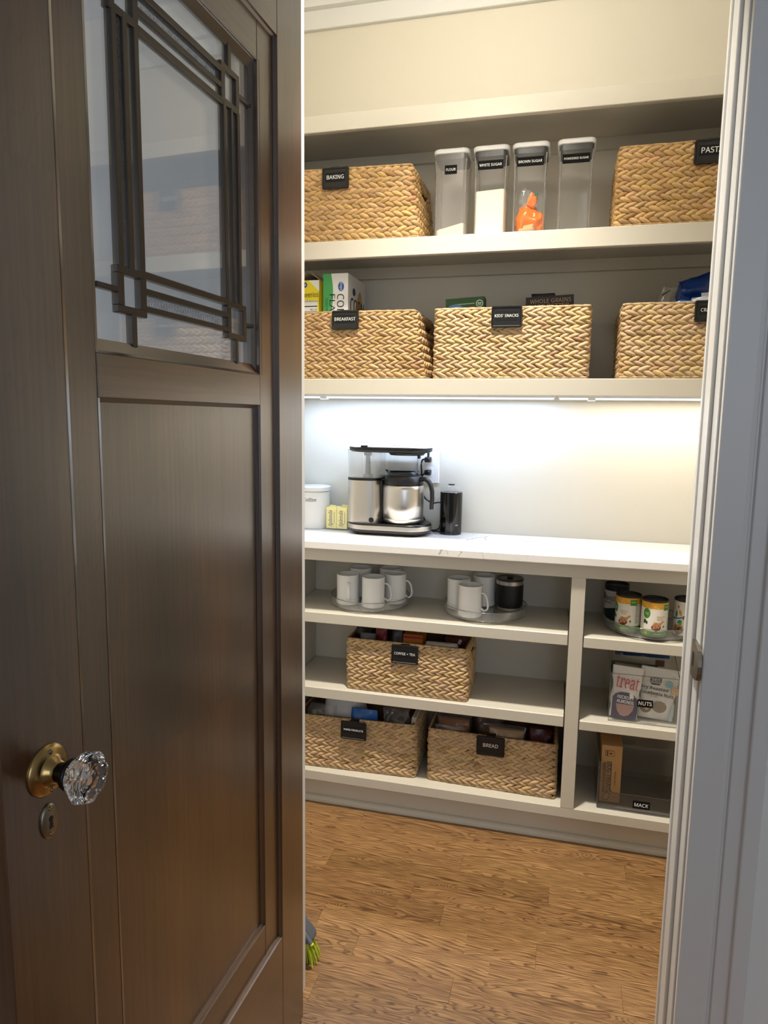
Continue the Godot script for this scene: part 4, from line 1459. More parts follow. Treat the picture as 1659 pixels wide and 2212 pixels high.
	decal(o, "red_letter", PackedVector2Array([Vector2(0.006, 0.195), Vector2(0.004, 0.213), Vector2(0.026, 0.215), Vector2(0.020, 0.195)]), V(0, 0, 0.0005), plain(222, 42, 62))
	decal(o, "round_seal", ring_poly(0.022, 0.022), V(0.044, 0.222, 0.0001), plain(214, 224, 208))
	decal(o, "seal_middle", ring_poly(0.017, 0.017), V(0.044, 0.222, 0.0004), plain(70, 110, 66))
	decal(o, "seal_bar", rect(0.012, 0.0022), V(0.044, 0.2235, 0.0006), M.ink_white)
	decal(o, "seal_bar", rect(0.010, 0.0018), V(0.044, 0.2195, 0.0006), M.ink_white)
	for k in 9:
		decal(o, "small_print", rect(0.0042, 0.0026), V(-0.018 + k * 0.0055, 0.2235, 0.0001), plain(196, 208, 176))
	o.rotation.z = 0.05
	o = thing("snack_box", "black snack box with WHOLE GRAINS in copper letters, in the kids' snacks basket", "snack box", V(-0.050, 1.428, -2.16))
	w = 0.138
	h = 0.240
	carton(o, w, h, 0.05, plain(24, 22, 22, 0.5))
	words(o, "WHOLE GRAINS", 0.118, V(0.002, 0.2265, 0.0004), plain(188, 142, 104), 0.0115)
	words(o, "ARE BETTER", 0.104, V(0.004, 0.2110, 0.0004), plain(188, 142, 104), 0.0115)
	part(o, "torn_flap", crumple(0.07, 0.016, 0.03, 44, 0.006, 10, 6).moved(Transform3D(Basis(), V(-0.02, h - 0.004, -0.024))), plain(30, 28, 28, 0.5))
	o.rotation.z = 0.045
	# crackers
	o = thing("snack_bag", "shiny dark blue snack bag rising from the basket beside the jamb", "snack bag", V(0.372, 1.430, -2.19))
	part(o, "bag", crumple(0.185, 0.238, 0.085, 51, 0.016, 22, 20, 0.15), M.blue_bag)
	part(o, "gathered_top", crumple(0.125, 0.060, 0.020, 52, 0.016, 16, 10, 0.2).moved(Transform3D(Basis(V(0, 0, 1), 0.28), V(-0.012, 0.226, 0))), M.blue_bag)
	part(o, "clear_tail", crumple(0.07, 0.075, 0.014, 53, 0.014, 12, 12, -0.5).moved(Transform3D(Basis(V(0, 0, 1), -0.75), V(0.03, 0.246, 0))), M.film)
	part(o, "clear_tail", crumple(0.06, 0.07, 0.014, 54, 0.014, 12, 12, -0.3).moved(Transform3D(Basis(V(0, 0, 1), 1.2), V(-0.06, 0.205, 0.01))), M.film)
	part(o, "black_tie", MB.new().tube([V(-0.120, 0.232, 0.02), V(-0.110, 0.238, 0.02), V(-0.098, 0.246, 0.018)], 0.0016, 6), M.ink_black)
	decal(o, "white_panel", rect(0.044, 0.030, 0.012, 0.214), V(0, 0.002, 0.050), plain(222, 226, 232)).rotation.z = 0.05
	decal(o, "panel_ring", ring_band(0.020, 0.024, 0.003), V(0.020, 0.216, 0.0506), M.ink_black)
	o = thing("snack_pack", "small light blue pack under the dark blue bag, at the basket rim", "snack pack", V(0.302, 1.555, -2.105))
	part(o, "wrapper", crumple(0.05, 0.078, 0.03, 55, 0.008), plain(66, 136, 204, 0.3))
	o = thing("snack_pack", "small silvery pack tucked beside the light blue pack", "snack pack", V(0.347, 1.555, -2.110))
	part(o, "wrapper", crumple(0.05, 0.088, 0.03, 56, 0.010), plain(176, 180, 190, 0.22))
	# baking: a pale sheet over the rim
	o = thing("paper_pack", "pale paper pack showing over the rim of the baking basket", "pack", V(-0.745, 1.835, -2.12))
	part(o, "wrapper", crumple(0.16, 0.213, 0.06, 61, 0.004), plain(222, 206, 184, 0.7))

func ring_band(w: float, h: float, t: float) -> PackedVector2Array:
	# a closed oval band as one outline (out along the rim, back along the inside)
	var o := PackedVector2Array()
	for k in 33:
		var a := TAU * k / 32.0 * 0.9995
		o.append(Vector2(cos(a) * w / 2, sin(a) * h / 2))
	for k in 33:
		var a := TAU * (32 - k) / 32.0 * 0.9995
		o.append(Vector2(cos(a) * (w / 2 - t), sin(a) * (h / 2 - t)))
	return o

# ---------------------------------------------------------------- things on the worktop

func stadium(y: float, w: float, d: float) -> PackedVector3Array:
	return rrect(y, w, d, d * 0.47, 10)

func counter_things() -> void:
	var top := 0.9136
	# coffee maker
	var o := thing("coffee_maker", "stainless steel and black drip coffee maker on the worktop", "coffee maker", V(-0.5635, top, -2.266))
	var mb := MB.new()
	mb.loft([stadium(0.005, 0.262, 0.128), stadium(0.009, 0.277, 0.144), stadium(0.017, 0.287, 0.154), stadium(0.0195, 0.288, 0.155)], true)
	for s in [Vector2(-0.1, 0.045), Vector2(0.1, 0.045), Vector2(-0.1, -0.045), Vector2(0.1, -0.045)]:
		mb.lathe([Vector2(0.009, 0.0), Vector2(0.010, 0.006)], 14, V(s.x, 0, s.y), false, true, false)
	part(o, "base", mb, M.black_plastic)
	mb = MB.new()
	mb.loft([stadium(0.0195, 0.2885, 0.1555), stadium(0.0205, 0.2895, 0.1565), stadium(0.0325, 0.2885, 0.1555), stadium(0.0335, 0.2875, 0.1545)], false)
	part(o, "base_band", mb, M.steel, "bright metal band round the base")
	mb = MB.new()
	mb.loft([stadium(0.0335, 0.287, 0.154), stadium(0.0385, 0.284, 0.151), stadium(0.0405, 0.278, 0.146)], true)
	mb.lathe([Vector2(0.058, 0.040), Vector2(0.058, 0.043), Vector2(0.054, 0.0445), Vector2(0.0, 0.0445)], 40, V(0.048, 0, 0.008))
	part(o, "warming_deck", mb, M.black_satin)
	mb = MB.new()
	var tx := -0.0835
	var lv := []
	for q: Vector2 in [Vector2(0.040, 0.121), Vector2(0.075, 0.119), Vector2(0.12, 0.116), Vector2(0.160, 0.1145), Vector2(0.182, 0.1145)]:
		lv.append(rrect(q.x, q.y, 0.13, 0.040, 8, tx, -0.004))
	mb.loft(lv, true)
	part(o, "tower", mb, M.steel, "brushed steel tower with a round black switch")
	mb = MB.new()
	mb.box(V(tx + 0.050, 0.040, -0.066), V(tx + 0.0665, 0.185, 0.030), 0.004)
	part(o, "tower_side", mb, M.black_plastic)
	mb = MB.new()
	mb.lathe([Vector2(0.0, 0.0), Vector2(0.0085, 0.0), Vector2(0.0085, 0.003), Vector2(0.0075, 0.0042), Vector2(0.0066, 0.0030), Vector2(0.0, 0.0034)], 28)
	part(o, "switch", mb.moved(Transform3D(Basis(V(1, 0, 0), PI / 2), V(-0.0495, 0.0505, 0.059))), M.black_satin)
	mb = MB.new()
	mb.loft([rrect(0.182, 0.117, 0.132, 0.041, 8, tx, -0.004), rrect(0.1905, 0.117, 0.132, 0.041, 8, tx, -0.004)], false)
	mb.box(V(tx + 0.03, 0.184, -0.075), V(0.02, 0.192, -0.030), 0.002)
	part(o, "collar", mb, M.black_satin)
	mb = MB.new()
	lv = []
	for q: Vector2 in [Vector2(0.191, 0.112), Vector2(0.24, 0.116), Vector2(0.283, 0.121)]:
		lv.append(rrect(q.x, q.y, 0.13, 0.038, 8, tx, -0.004))
	mb.loft(lv, true, true, false)
	var inner := []
	for q: Vector2 in [Vector2(0.194, 0.106), Vector2(0.24, 0.110), Vector2(0.283, 0.115)]:
		inner.append(rrect(q.x, q.y, 0.124, 0.035, 8, tx, -0.004))
	mb.loft(inner, true, true, false, true, -1.0)
	part(o, "water_tank", mb, M.tray_acrylic, "clear water tank")
	mb = MB.new()
	lv = []
	for q: Vector2 in [Vector2(0.192, 0.05), Vector2(0.283, 0.054)]:
		lv.append(rrect(q.x, q.y, 0.07, 0.012, 5, tx + 0.068, -0.045))
	mb.loft(lv, true, true, false)
	part(o, "water_tank", mb, M.acrylic, "rear lobe of the clear tank")
	mb = MB.new()
	mb.lathe([Vector2(0.017, 0.194), Vector2(0.017, 0.199), Vector2(0.0095, 0.200), Vector2(0.0085, 0.24), Vector2(0.0075, 0.262), Vector2(0.014, 0.264), Vector2(0.014, 0.282)], 24, V(tx + 0.004, 0, 0.0))
	part(o, "siphon_tube", mb, clear("grey_clear", S(170, 172, 174), 0.55, 0.2))
	mb = MB.new()
	for k in 6:
		mb.box(V(tx + 0.018, 0.206 + k * 0.009, 0.0605), V(tx + (0.026 if k % 2 else 0.030), 0.2066 + k * 0.009, 0.0612))
	part(o, "level_marks", mb, M.ink_black).set_meta("kind", "stuff")
	# brew head: black underside, steel cap with slots
	mb = MB.new()
	mb.loft([stadium(0.277, 0.262, 0.128), stadium(0.281, 0.279, 0.143), stadium(0.290, 0.283, 0.147), stadium(0.2935, 0.281, 0.145)], true)
	mb.lathe([Vector2(0.001, 0.268), Vector2(0.056, 0.268), Vector2(0.061, 0.274), Vector2(0.062, 0.279)], 36, V(0.056, 0, 0.0), false)
	part(o, "brew_head", mb, M.black_plastic)
	mb = MB.new()
	mb.box(V(0.098, 0.258, 0.010), V(0.106, 0.272, 0.030), 0.001)
	mb.box(V(0.125, 0.262, -0.02), V(0.130, 0.280, 0.0), 0.001)
	part(o, "basket_catch", mb, M.black_plastic)
	mb = MB.new()
	mb.loft([stadium(0.2935, 0.279, 0.143), stadium(0.297, 0.274, 0.138), stadium(0.3005, 0.250, 0.116), stadium(0.302, 0.190, 0.070)], true)
	part(o, "cap", mb, M.steel, "steel cap of the brew head")
	mb = MB.new()
	for k in 6:
		mb.box(V(0.02 + k * 0.015, 0.2975, 0.040 - k * 0.002), V(0.026 + k * 0.015, 0.3015, 0.052 - k * 0.002), 0.0005)
	part(o, "steam_slot", mb, M.ink_black)
	mb = MB.new()
	mb.box(V(-0.085, 0.294, 0.064), V(-0.062, 0.2995, 0.0725), 0.001)
	part(o, "lid_catch", mb, M.black_plastic)
	# carafe
	var c := thing("thermal_carafe", "steel carafe with a black lid and handle standing in the coffee maker", "carafe", V(-0.5155, top + 0.0447, -2.258), -0.22)
	mb = MB.new()
	mb.lathe([Vector2(0.0, 0.0), Vector2(0.064, 0.0), Vector2(0.0665, 0.002), Vector2(0.0675, 0.012), Vector2(0.0675, 0.0135), Vector2(0.069, 0.0145), Vector2(0.0695, 0.06), Vector2(0.0693, 0.110), Vector2(0.0675, 0.121), Vector2(0.064, 0.125)], 64, Vector3.ZERO, true)
	part(c, "body", mb, M.steel, "brushed steel carafe body")
	mb = MB.new()
	mb.lathe([Vector2(0.0655, 0.1225), Vector2(0.0668, 0.128), Vector2(0.0665, 0.137), Vector2(0.062, 0.150), Vector2(0.0575, 0.156), Vector2(0.0555, 0.157)], 56, Vector3.ZERO, true)
	part(c, "shoulder", mb, M.black_plastic)
	mb = MB.new()
	mb.lathe([Vector2(0.0552, 0.156), Vector2(0.0552, 0.161), Vector2(0.0545, 0.163), Vector2(0.0535, 0.1665), Vector2(0.050, 0.1715), Vector2(0.044, 0.1740), Vector2(0.0, 0.1752)], 56, Vector3.ZERO, true)
	mb.box(V(0.040, 0.158, -0.012), V(0.0575, 0.166, 0.012), 0.002)
	part(c, "lid", mb, M.black_satin)
	mb = MB.new()
	var sp := [PackedVector3Array([V(-0.050, 0.156, 0.016), V(-0.050, 0.170, 0.013), V(-0.050, 0.170, -0.013), V(-0.050, 0.156, -0.016)]), PackedVector3Array([V(-0.060, 0.164, 0.008), V(-0.060, 0.171, 0.007), V(-0.060, 0.171, -0.007), V(-0.060, 0.164, -0.008)]), PackedVector3Array([V(-0.069, 0.171, 0.003), V(-0.069, 0.173, 0.003), V(-0.069, 0.173, -0.003), V(-0.069, 0.171, -0.003)])]
	mb.loft(sp, false, true, true)
	part(c, "spout", mb, M.black_plastic)
	mb = MB.new()
	var hp := [V(0.050, 0.140, 0), V(0.066, 0.146, 0), V(0.080, 0.146, 0), V(0.092, 0.139, 0), V(0.100, 0.126, 0), V(0.1045, 0.108, 0), V(0.1055, 0.085, 0), V(0.104, 0.060, 0), V(0.1035, 0.048, 0)]
	var hr := []
	for k in hp.size():
		var dv: Vector3 = (hp[mini(k + 1, hp.size() - 1)] - hp[maxi(k - 1, 0)]).normalized()
		var nv := V(-dv.y, dv.x, 0)
		var tk := lerpf(0.0085, 0.0055, float(k) / hp.size())
		var ring := PackedVector3Array()
		for q in 12:
			var a := TAU * q / 12
			ring.append(hp[k] + nv * cos(a) * tk + V(0, 0, 1) * sin(a) * 0.0105)
		hr.append(ring)
	mb.loft(hr, true, true, true)
	part(c, "handle", mb, M.black_plastic)
	# grinder
	o = thing("coffee_grinder", "black cylinder coffee grinder with a clear lid, right of the coffee maker", "coffee grinder", V(-0.3625, top, -2.322))
	mb = MB.new()
	mb.lathe([Vector2(0.0, 0.0), Vector2(0.0365, 0.0), Vector2(0.0375, 0.002), Vector2(0.0375, 0.009), Vector2(0.0370, 0.0096), Vector2(0.0375, 0.0102), Vector2(0.0378, 0.06), Vector2(0.0380, 0.142), Vector2(0.0365, 0.144), Vector2(0.0, 0.144)], 48)
	part(o, "body", mb, M.gloss_black)
	mb = MB.new()
	mb.lathe([Vector2(0.0375, 0.144), Vector2(0.0378, 0.162), Vector2(0.0370, 0.1655), Vector2(0.033, 0.1670), Vector2(0.0, 0.1672)], 48, Vector3.ZERO, true)
	mb.lathe([Vector2(0.0, 0.1652), Vector2(0.032, 0.1652), Vector2(0.0353, 0.162), Vector2(0.0353, 0.144)], 48, Vector3.ZERO, true)
	part(o, "lid", mb, M.acrylic, "clear lid")
	mb = MB.new()
	mb.loft([rrect(0.1672, 0.021, 0.012, 0.004), rrect(0.1705, 0.021, 0.012, 0.004)], false)
	part(o, "button", mb, M.black_plastic)
	decal(o, "small_mark", rect(0.010, 0.0028), V(0.0245, 0.034, 0.0291), plain(170, 172, 176), Basis(V(0, 1, 0), 0.69))
	# wall socket, plugs and leads
	o = thing("wall_socket", "white wall socket plate with two receptacles behind the coffee maker", "wall socket", V(-0.4515, 1.141, -2.365))
	mb = MB.new()
	mb.box(V(-0.0385, -0.0600, 0.0003), V(0.0385, 0.0600, 0.0055), 0.0022)
	part(o, "plate", mb, M.white_plastic)
	for s: float in [-1.0, 1.0]:
		mb = MB.new()
		mb.prism(rpoly(0.034, 0.030, 0.010, 0, s * 0.0205), 0.005, 0.0068)
		part(o, "receptacle", mb, M.white_plastic)
	for s: float in [1.0, -1.0]:
		var p := thing("power_plug", "black power plug in the upper receptacle of the wall socket" if s > 0 else "black power plug in the lower receptacle of the wall socket", "plug", V(-0.4515, 1.141 + s * 0.0225, -2.358), 0.0, "plugs in the wall socket")
		mb = MB.new()
		mb.loft([rrect(0.0, 0.023, 0.019, 0.004), rrect(0.014, 0.023, 0.019, 0.005), rrect(0.022, 0.017, 0.014, 0.004), rrect(0.024, 0.012, 0.010, 0.003)], true)
		part(p, "plug_body", mb.moved(Transform3D(Basis(V(1, 0, 0), PI / 2), Vector3.ZERO)), M.black_satin)
		mb = MB.new()
		if s > 0:
			mb.tube(curve([V(-0.006, 0.002, 0.018), V(-0.018, -0.002, 0.018), V(-0.022, -0.020, 0.014), V(-0.021, -0.050, 0.010), V(-0.026, -0.085, 0.008), V(-0.030, -0.140, 0.008), V(-0.012, -0.200, 0.010), V(0.020, -0.246, 0.012), V(0.036, -0.2465, 0.020), V(0.055, -0.246, 0.020), V(0.068, -0.241, 0.022)]), 0.0029, 8)
		else:
			mb.tube(curve([V(-0.004, -0.002, 0.020), V(-0.016, -0.010, 0.018), V(-0.022, -0.040, 0.012), V(-0.010, -0.085, 0.010), V(0.020, -0.104, 0.012), V(0.045, -0.102, 0.010), V(0.051, -0.115, 0.010), V(0.0505, -0.150, 0.010), V(0.046, -0.190, 0.010), V(0.030, -0.199, 0.014), V(0.0, -0.2005, 0.018), V(-0.03, -0.2005, 0.022), V(-0.055, -0.2005, 0.026)]), 0.0027, 8)
		part(p, "lead", mb, M.black_satin)
	o = thing("wall_socket", "white wall plate at the edge of the backsplash, almost hidden by the door jamb", "wall socket", V(0.4495, 1.139, -2.365))
	mb = MB.new()
	mb.box(V(-0.0385, -0.0600, 0.0003), V(0.0385, 0.0600, 0.0055), 0.0022)
	part(o, "plate", mb, M.white_plastic)
	for s: float in [-1.0, 1.0]:
		mb = MB.new()
		mb.prism(rpoly(0.034, 0.030, 0.010, 0, s * 0.0205), 0.005, 0.0068)
		part(o, "receptacle", mb, M.white_plastic)
	# jar with Coffee on it
	o = thing("storage_jar", "white lidded jar lettered Coffee, partly hidden by the door", "jar", V(-0.850, top, -2.302))
	mb = MB.new()
	mb.lathe([Vector2(0.0, 0.0), Vector2(0.0515, 0.0), Vector2(0.0535, 0.003), Vector2(0.0545, 0.02), Vector2(0.0548, 0.128), Vector2(0.053, 0.131), Vector2(0.0, 0.131)], 56)
	part(o, "body", mb, M.ceramic)
	mb = MB.new()
	mb.lathe([Vector2(0.053, 0.132), Vector2(0.0575, 0.133), Vector2(0.0578, 0.146), Vector2(0.0560, 0.1485), Vector2(0.050, 0.1495), Vector2(0.0, 0.150)], 56)
	part(o, "lid", mb, M.ceramic)
	var lt := part(o, "lettering", words_mb("Coffee", 0.048, 0.0120, false, 0.0005, serif, 0.0550), plain(40, 40, 44))
	lt.position.y = 0.104
	lt.rotation.y = 0.04
	# sweetener packets in a clear holder
	o = thing("packet_holder", "clear acrylic holder beside the coffee maker", "packet holder", V(-0.755, top, -2.292))
	mb = MB.new()
	tray(mb, 0.082, 0.056, 0.070, 0.0022, 0.0)
	part(o, "tray", mb, M.acrylic)
	for k in 2:
		var b := thing("sweetener_pack", "yellow bundle of sweetener packets, left in the clear holder" if k == 0 else "yellow bundle of sweetener packets, right in the clear holder next to the coffee maker", "sweetener pack", V(-0.7745 + k * 0.0385, top + 0.0042, -2.2915), 0.0, "yellow sweetener packs")
		var pk := MB.new()
		for j in 9:
			pk.box(V(-0.0188, 0, 0.0245 - j * 0.0054 - 0.005), V(0.0188, 0.0730 + 0.0015 * sin(j * 2.1 + k), 0.0245 - j * 0.0054), 0.0006)
		part(b, "packet", pk, M.yellow_pack).set_meta("kind", "stuff")
		words(b, "Splenda", 0.056, V(-0.002, 0.036, 0.0247), plain(44, 50, 96), 0.0175, Basis(V(0, 0, 1), PI / 2) * Basis(V(1, 0, 0), V(0.3, 1, 0), V(0, 0, 1)), serif)
		decal(b, "small_print", rect(0.040, 0.0012), V(0.0105, 0.038, 0.0247), plain(80, 84, 120), Basis(V(0, 0, 1), PI / 2))
		decal(b, "top_fold", PackedVector2Array([Vector2(-0.014, 0.0), Vector2(0.012, 0.0), Vector2(0.014, 0.005), Vector2(-0.006, 0.0075)]), V(0, 0.0745, 0.012 - 0.02 * k), M.yellow_pack, Basis(), 0.004)

func curve(p: Array) -> Array:
	var c := Curve3D.new()
	for k in p.size():
		var d: Vector3 = (p[mini(k + 1, p.size() - 1)] - p[maxi(k - 1, 0)]) / 6.0
		c.add_point(p[k], -d, d)
	var o := []
	for k in (p.size() - 1) * 6 + 1:
		o.append(c.sample(int(k / 6), fmod(k, 6) / 6.0) if k < (p.size() - 1) * 6 else p[-1])
	return o

func tray(mb: MB, w: float, d: float, h: float, t: float, up: float) -> void:
	# open clear box made of five thin walls, standing on y = up
	mb.box(V(-w / 2, up, -d / 2), V(w / 2, up + t, d / 2), 0.0004)
	mb.box(V(-w / 2, up + t, d / 2 - t), V(w / 2, up + h, d / 2), 0.0004)
	mb.box(V(-w / 2, up + t, -d / 2), V(w / 2, up + h, -d / 2 + t), 0.0004)
	mb.box(V(-w / 2, up + t, -d / 2 + t), V(-w / 2 + t, up + h, d / 2 - t), 0.0004)
	mb.box(V(w / 2 - t, up + t, -d / 2 + t), V(w / 2, up + h, d / 2 - t), 0.0004)

# ---------------------------------------------------------------- things in the cabinet

func turntable(at: Vector3, label: String) -> void:
	var o := thing("turntable", label, "turntable", at, 0.0, "clear round turntables")
	var R := 0.1335
	var mb := MB.new()
	mb.lathe([Vector2(0.0, 0.0075), Vector2(R - 0.008, 0.0075), Vector2(R - 0.002, 0.0095), Vector2(R, 0.014), Vector2(R + 0.0005, 0.036), Vector2(R - 0.0005, 0.0372), Vector2(R - 0.002, 0.036), Vector2(R - 0.0025, 0.015), Vector2(R - 0.006, 0.0115), Vector2(0.0, 0.0112)], 72, Vector3.ZERO, false)
	part(o, "tray", mb, M.tray_acrylic)
	for q: Vector2 in [Vector2(R - 0.0005, 0.0366), Vector2(R - 0.003, 0.0096)]:
		var path := []
		for k in 72:
			path.append(V(cos(TAU * k / 72) * q.x, q.y, sin(TAU * k / 72) * q.x))
		part(o, "rim", MB.new().tube(path, 0.0013, 6, true), M.edge_acrylic)
	mb = MB.new()
	mb.lathe([Vector2(0.0, 0.002), Vector2(0.060, 0.002), Vector2(0.062, 0.004), Vector2(0.062, 0.0075)], 48)
	part(o, "bearing", mb, M.acrylic)
	for k in 5:
		var a := TAU * k / 5.0 + 0.35
		mb = MB.new()
		mb.lathe([Vector2(0.0, 0.0), Vector2(0.006, 0.0), Vector2(0.0065, 0.0075)], 12, V(cos(a) * (R - 0.018), 0, sin(a) * (R - 0.018)))
		part(o, "foot", mb, M.acrylic)

func make_mug() -> Node3D:
	var o := thing("mug", "", "mug", Vector3.ZERO, 0.0, "white mugs on the turntables")
	var mb := MB.new()
	var facets := []
	for q: Vector2 in [Vector2(0.0002, 0.001), Vector2(0.0350, 0.001), Vector2(0.0378, 0.0035), Vector2(0.0388, 0.010), Vector2(0.0383, 0.020), Vector2(0.0372, 0.0205), Vector2(0.0373, 0.06), Vector2(0.0377, 0.0995), Vector2(0.0368, 0.1008), Vector2(0.0352, 0.0998), Vector2(0.0345, 0.06), Vector2(0.0340, 0.010), Vector2(0.0002, 0.007)]:
		facets.append(q)
	mb.lathe(facets, 48, Vector3.ZERO, false)
	part(o, "cup", mb, M.ceramic)
	mb = MB.new()
	var rings := []
	var hp := [V(0.0365, 0.078, 0), V(0.046, 0.0775, 0), V(0.0545, 0.068, 0), V(0.0585, 0.054, 0), V(0.060, 0.040, 0), V(0.058, 0.030, 0), V(0.051, 0.0235, 0), V(0.044, 0.024, 0), V(0.0372, 0.029, 0)]
	hp = curve(hp)
	for k in range(0, hp.size(), 2):
		var dv: Vector3 = (hp[mini(k + 1, hp.size() - 1)] - hp[maxi(k - 1, 0)]).normalized()
		var nv := V(-dv.y, dv.x, 0)
		var ring := PackedVector3Array()
		for q in 10:
			var a := TAU * q / 10
			ring.append(hp[k] + nv * cos(a) * 0.0026 + V(0, 0, 1) * sin(a) * 0.0062)
		rings.append(ring)
	mb.loft(rings, true, true, true)
	part(o, "handle", mb, M.ceramic)
	return o

func can_label(kind: int) -> Texture2D:
	# printed wrap, 512 x 160: the front of the can is at u = 0.5
	var im := Image.create(512, 160, false, Image.FORMAT_RGB8)
	im.fill(Color(0.93, 0.92, 0.88))
	if kind == 0:                             # dark blue and white wrap
		im.fill(Color(0.90, 0.91, 0.92))
		im.fill_rect(Rect2i(0, 0, 512, 22), Color(0.06, 0.10, 0.18))
		for y in range(96, 160):
			for x in 512:
				var e := 104 + 40.0 * absf(fmod(x + 60, 256.0) / 256.0 - 0.5)
				if y > e:
					im.set_pixel(x, y, Color(0.07, 0.22, 0.25))
		disc(im, 158, 20, 17, Color(0.60, 0.66, 0.52))
		disc(im, 214, 46, 12, Color(0.10, 0.18, 0.42))
		beans(im, 166, 134, 1.15, 3)
	elif kind == 1:
		im.fill_rect(Rect2i(0, 0, 512, 30), Color(0.90, 0.66, 0.22))
		for k in 30:
			disc(im, k * 18 + 5, 10 + (k % 3) * 7, 4, Color(0.93, 0.76, 0.38))
		for x0: int in [70, 286]:
			im.fill_rect(Rect2i(x0 + 8, 8, 46, 28), Color(0.28, 0.55, 0.20))
			im.fill_rect(Rect2i(x0 + 14, 18, 34, 3), Color(0.75, 0.86, 0.66))
		disc(im, 186, 54, 24, Color(0.24, 0.50, 0.20))
		disc(im, 186, 54, 20, Color(0.29, 0.58, 0.24))
		im.fill_rect(Rect2i(172, 50, 28, 3), Color(0.78, 0.88, 0.70))
		im.fill_rect(Rect2i(174, 57, 24, 3), Color(0.78, 0.88, 0.70))
		disc(im, 176, 92, 9, Color(0.16, 0.24, 0.12))
		disc(im, 188, 98, 8, Color(0.20, 0.28, 0.14))
		disc(im, 170, 99, 6, Color(0.20, 0.28, 0.14))
		for y in range(84, 112):              # wooden spoon and bowl
			for x in range(254, 300):
				if absf((x - 254) * 0.62 - (112 - y)) < 7:
					im.set_pixel(x, y, Color(0.80, 0.62, 0.42))
		beans(im, 250, 112, 1.25, 5)
		disc(im, 292, 120, 11, Color(0.90, 0.88, 0.80))
		disc(im, 298, 112, 6, Color(0.42, 0.50, 0.30))
		im.fill_rect(Rect2i(0, 136, 512, 24), Color(0.36, 0.58, 0.22))
		im.fill_rect(Rect2i(20, 146, 60, 3), Color(0.80, 0.88, 0.72))
		im.fill_rect(Rect2i(236, 147, 50, 3), Color(0.80, 0.88, 0.72))
		disc(im, 186, 147, 6, Color(0.92, 0.66, 0.40))
		for k in 15:                          # small print on the side
			im.fill_rect(Rect2i(330, 36 + k * 6, 26 - (k * 7) % 9, 2), Color(0.42, 0.50, 0.44))
	else:
		for y in 160:
			for x in range(150, 420):
				var e := 84.0 - (x - 190) * 0.34 + 9.0 * sin((x - 190) * 0.03)
				if absf(y - e) < 3.5:
					im.set_pixel(x, y, Color(0.20, 0.50, 0.58))
		leaf(im, 206, 62, 9, 19, 0.15, Color(0.20, 0.50, 0.60))
		leaf(im, 234, 52, 10, 18, -0.45, Color(0.86, 0.66, 0.22))
		leaf(im, 220, 26, 6, 10, -0.2, Color(0.42, 0.60, 0.30))
		leaf(im, 232, 96, 9, 18, 1.2, Color(0.22, 0.56, 0.44))
		leaf(im, 240, 104, 7, 14, 0.7, Color(0.44, 0.66, 0.24))
		leaf(im, 256, 78, 4, 9, 0.5, Color(0.80, 0.20, 0.28))
		beans(im, 222, 132, 1.5, 8)
		disc(im, 226, 138, 12, Color(0.20, 0.28, 0.14))
		disc(im, 238, 124, 7, Color(0.30, 0.40, 0.20))
	return tex(im)

func disc(im: Image, cx: float, cy: float, r: float, c: Color) -> void:
	for y in range(maxi(int(cy - r), 0), mini(int(cy + r) + 1, im.get_height())):
		for x in range(maxi(int(cx - r), 0), mini(int(cx + r) + 1, im.get_width())):
			if Vector2(x - cx, y - cy).length() <= r:
				im.set_pixel(x, y, c)

func leaf(im: Image, cx: float, cy: float, rx: float, ry: float, turn: float, c: Color) -> void:
	var r := maxf(rx, ry)
	for y in range(maxi(int(cy - r), 0), mini(int(cy + r) + 1, im.get_height())):
		for x in range(maxi(int(cx - r), 0), mini(int(cx + r) + 1, im.get_width())):
			var p := Vector2(x - cx, y - cy).rotated(-turn)
			if absf(p.x) / rx < 1.0 - p.y * p.y / (ry * ry):
				im.set_pixel(x, y, c)

func beans(im: Image, cx: float, cy: float, s: float, seed_: int) -> void:
	var r := RandomNumberGenerator.new()
	r.seed = seed_
	leaf(im, cx, cy + 4 * s, 24 * s, 15 * s, PI / 2 * 0, Color(0.36, 0.17, 0.12))
	for k in 22:
		var p := Vector2(r.randf_range(-19, 19), r.randf_range(-12, 7)) * s
		if absf(p.x) > 15 * s and p.y > 1:
			continue
		disc(im, cx + p.x, cy + p.y, 5.2 * s, Color(0.60, 0.36, 0.22))
		disc(im, cx + p.x - 0.7, cy + p.y - 1.0, 4.0 * s, Color(0.86, 0.62, 0.44))

func food_can(at: Vector3, turn: float, label: String, m: Material) -> Node3D:
	var o := thing("food_can", label, "can", at, turn, "cans on the turntable in the narrow bay")
	var mb := MB.new()
	mb.lathe([Vector2(0.0, 0.002), Vector2(0.0345, 0.002), Vector2(0.0352, 0.0), Vector2(0.0365, 0.0005), Vector2(0.0372, 0.003), Vector2(0.0362, 0.005), Vector2(0.036, 0.105), Vector2(0.0372, 0.107), Vector2(0.0372, 0.1095), Vector2(0.036, 0.1105), Vector2(0.0345, 0.1095), Vector2(0.0342, 0.1045), Vector2(0.0, 0.1045)], 48)
	part(o, "tin", mb, plain(46, 44, 44, 0.3))
	mb = MB.new()
	var rings := []
	for y: float in [0.0055, 0.1045]:
		var ring := PackedVector3Array()
		for k in 61:
			var a := -PI / 2 - TAU * k / 60.0 - 0.0
			a = PI * 0.5 + PI - TAU * k / 60.0
			ring.append(V(cos(a) * 0.0368, y, sin(a) * 0.0368))
		rings.append(ring)
	mb.loft(rings, false, false, false, false)
	part(o, "paper_wrap", mb, m)
	return o

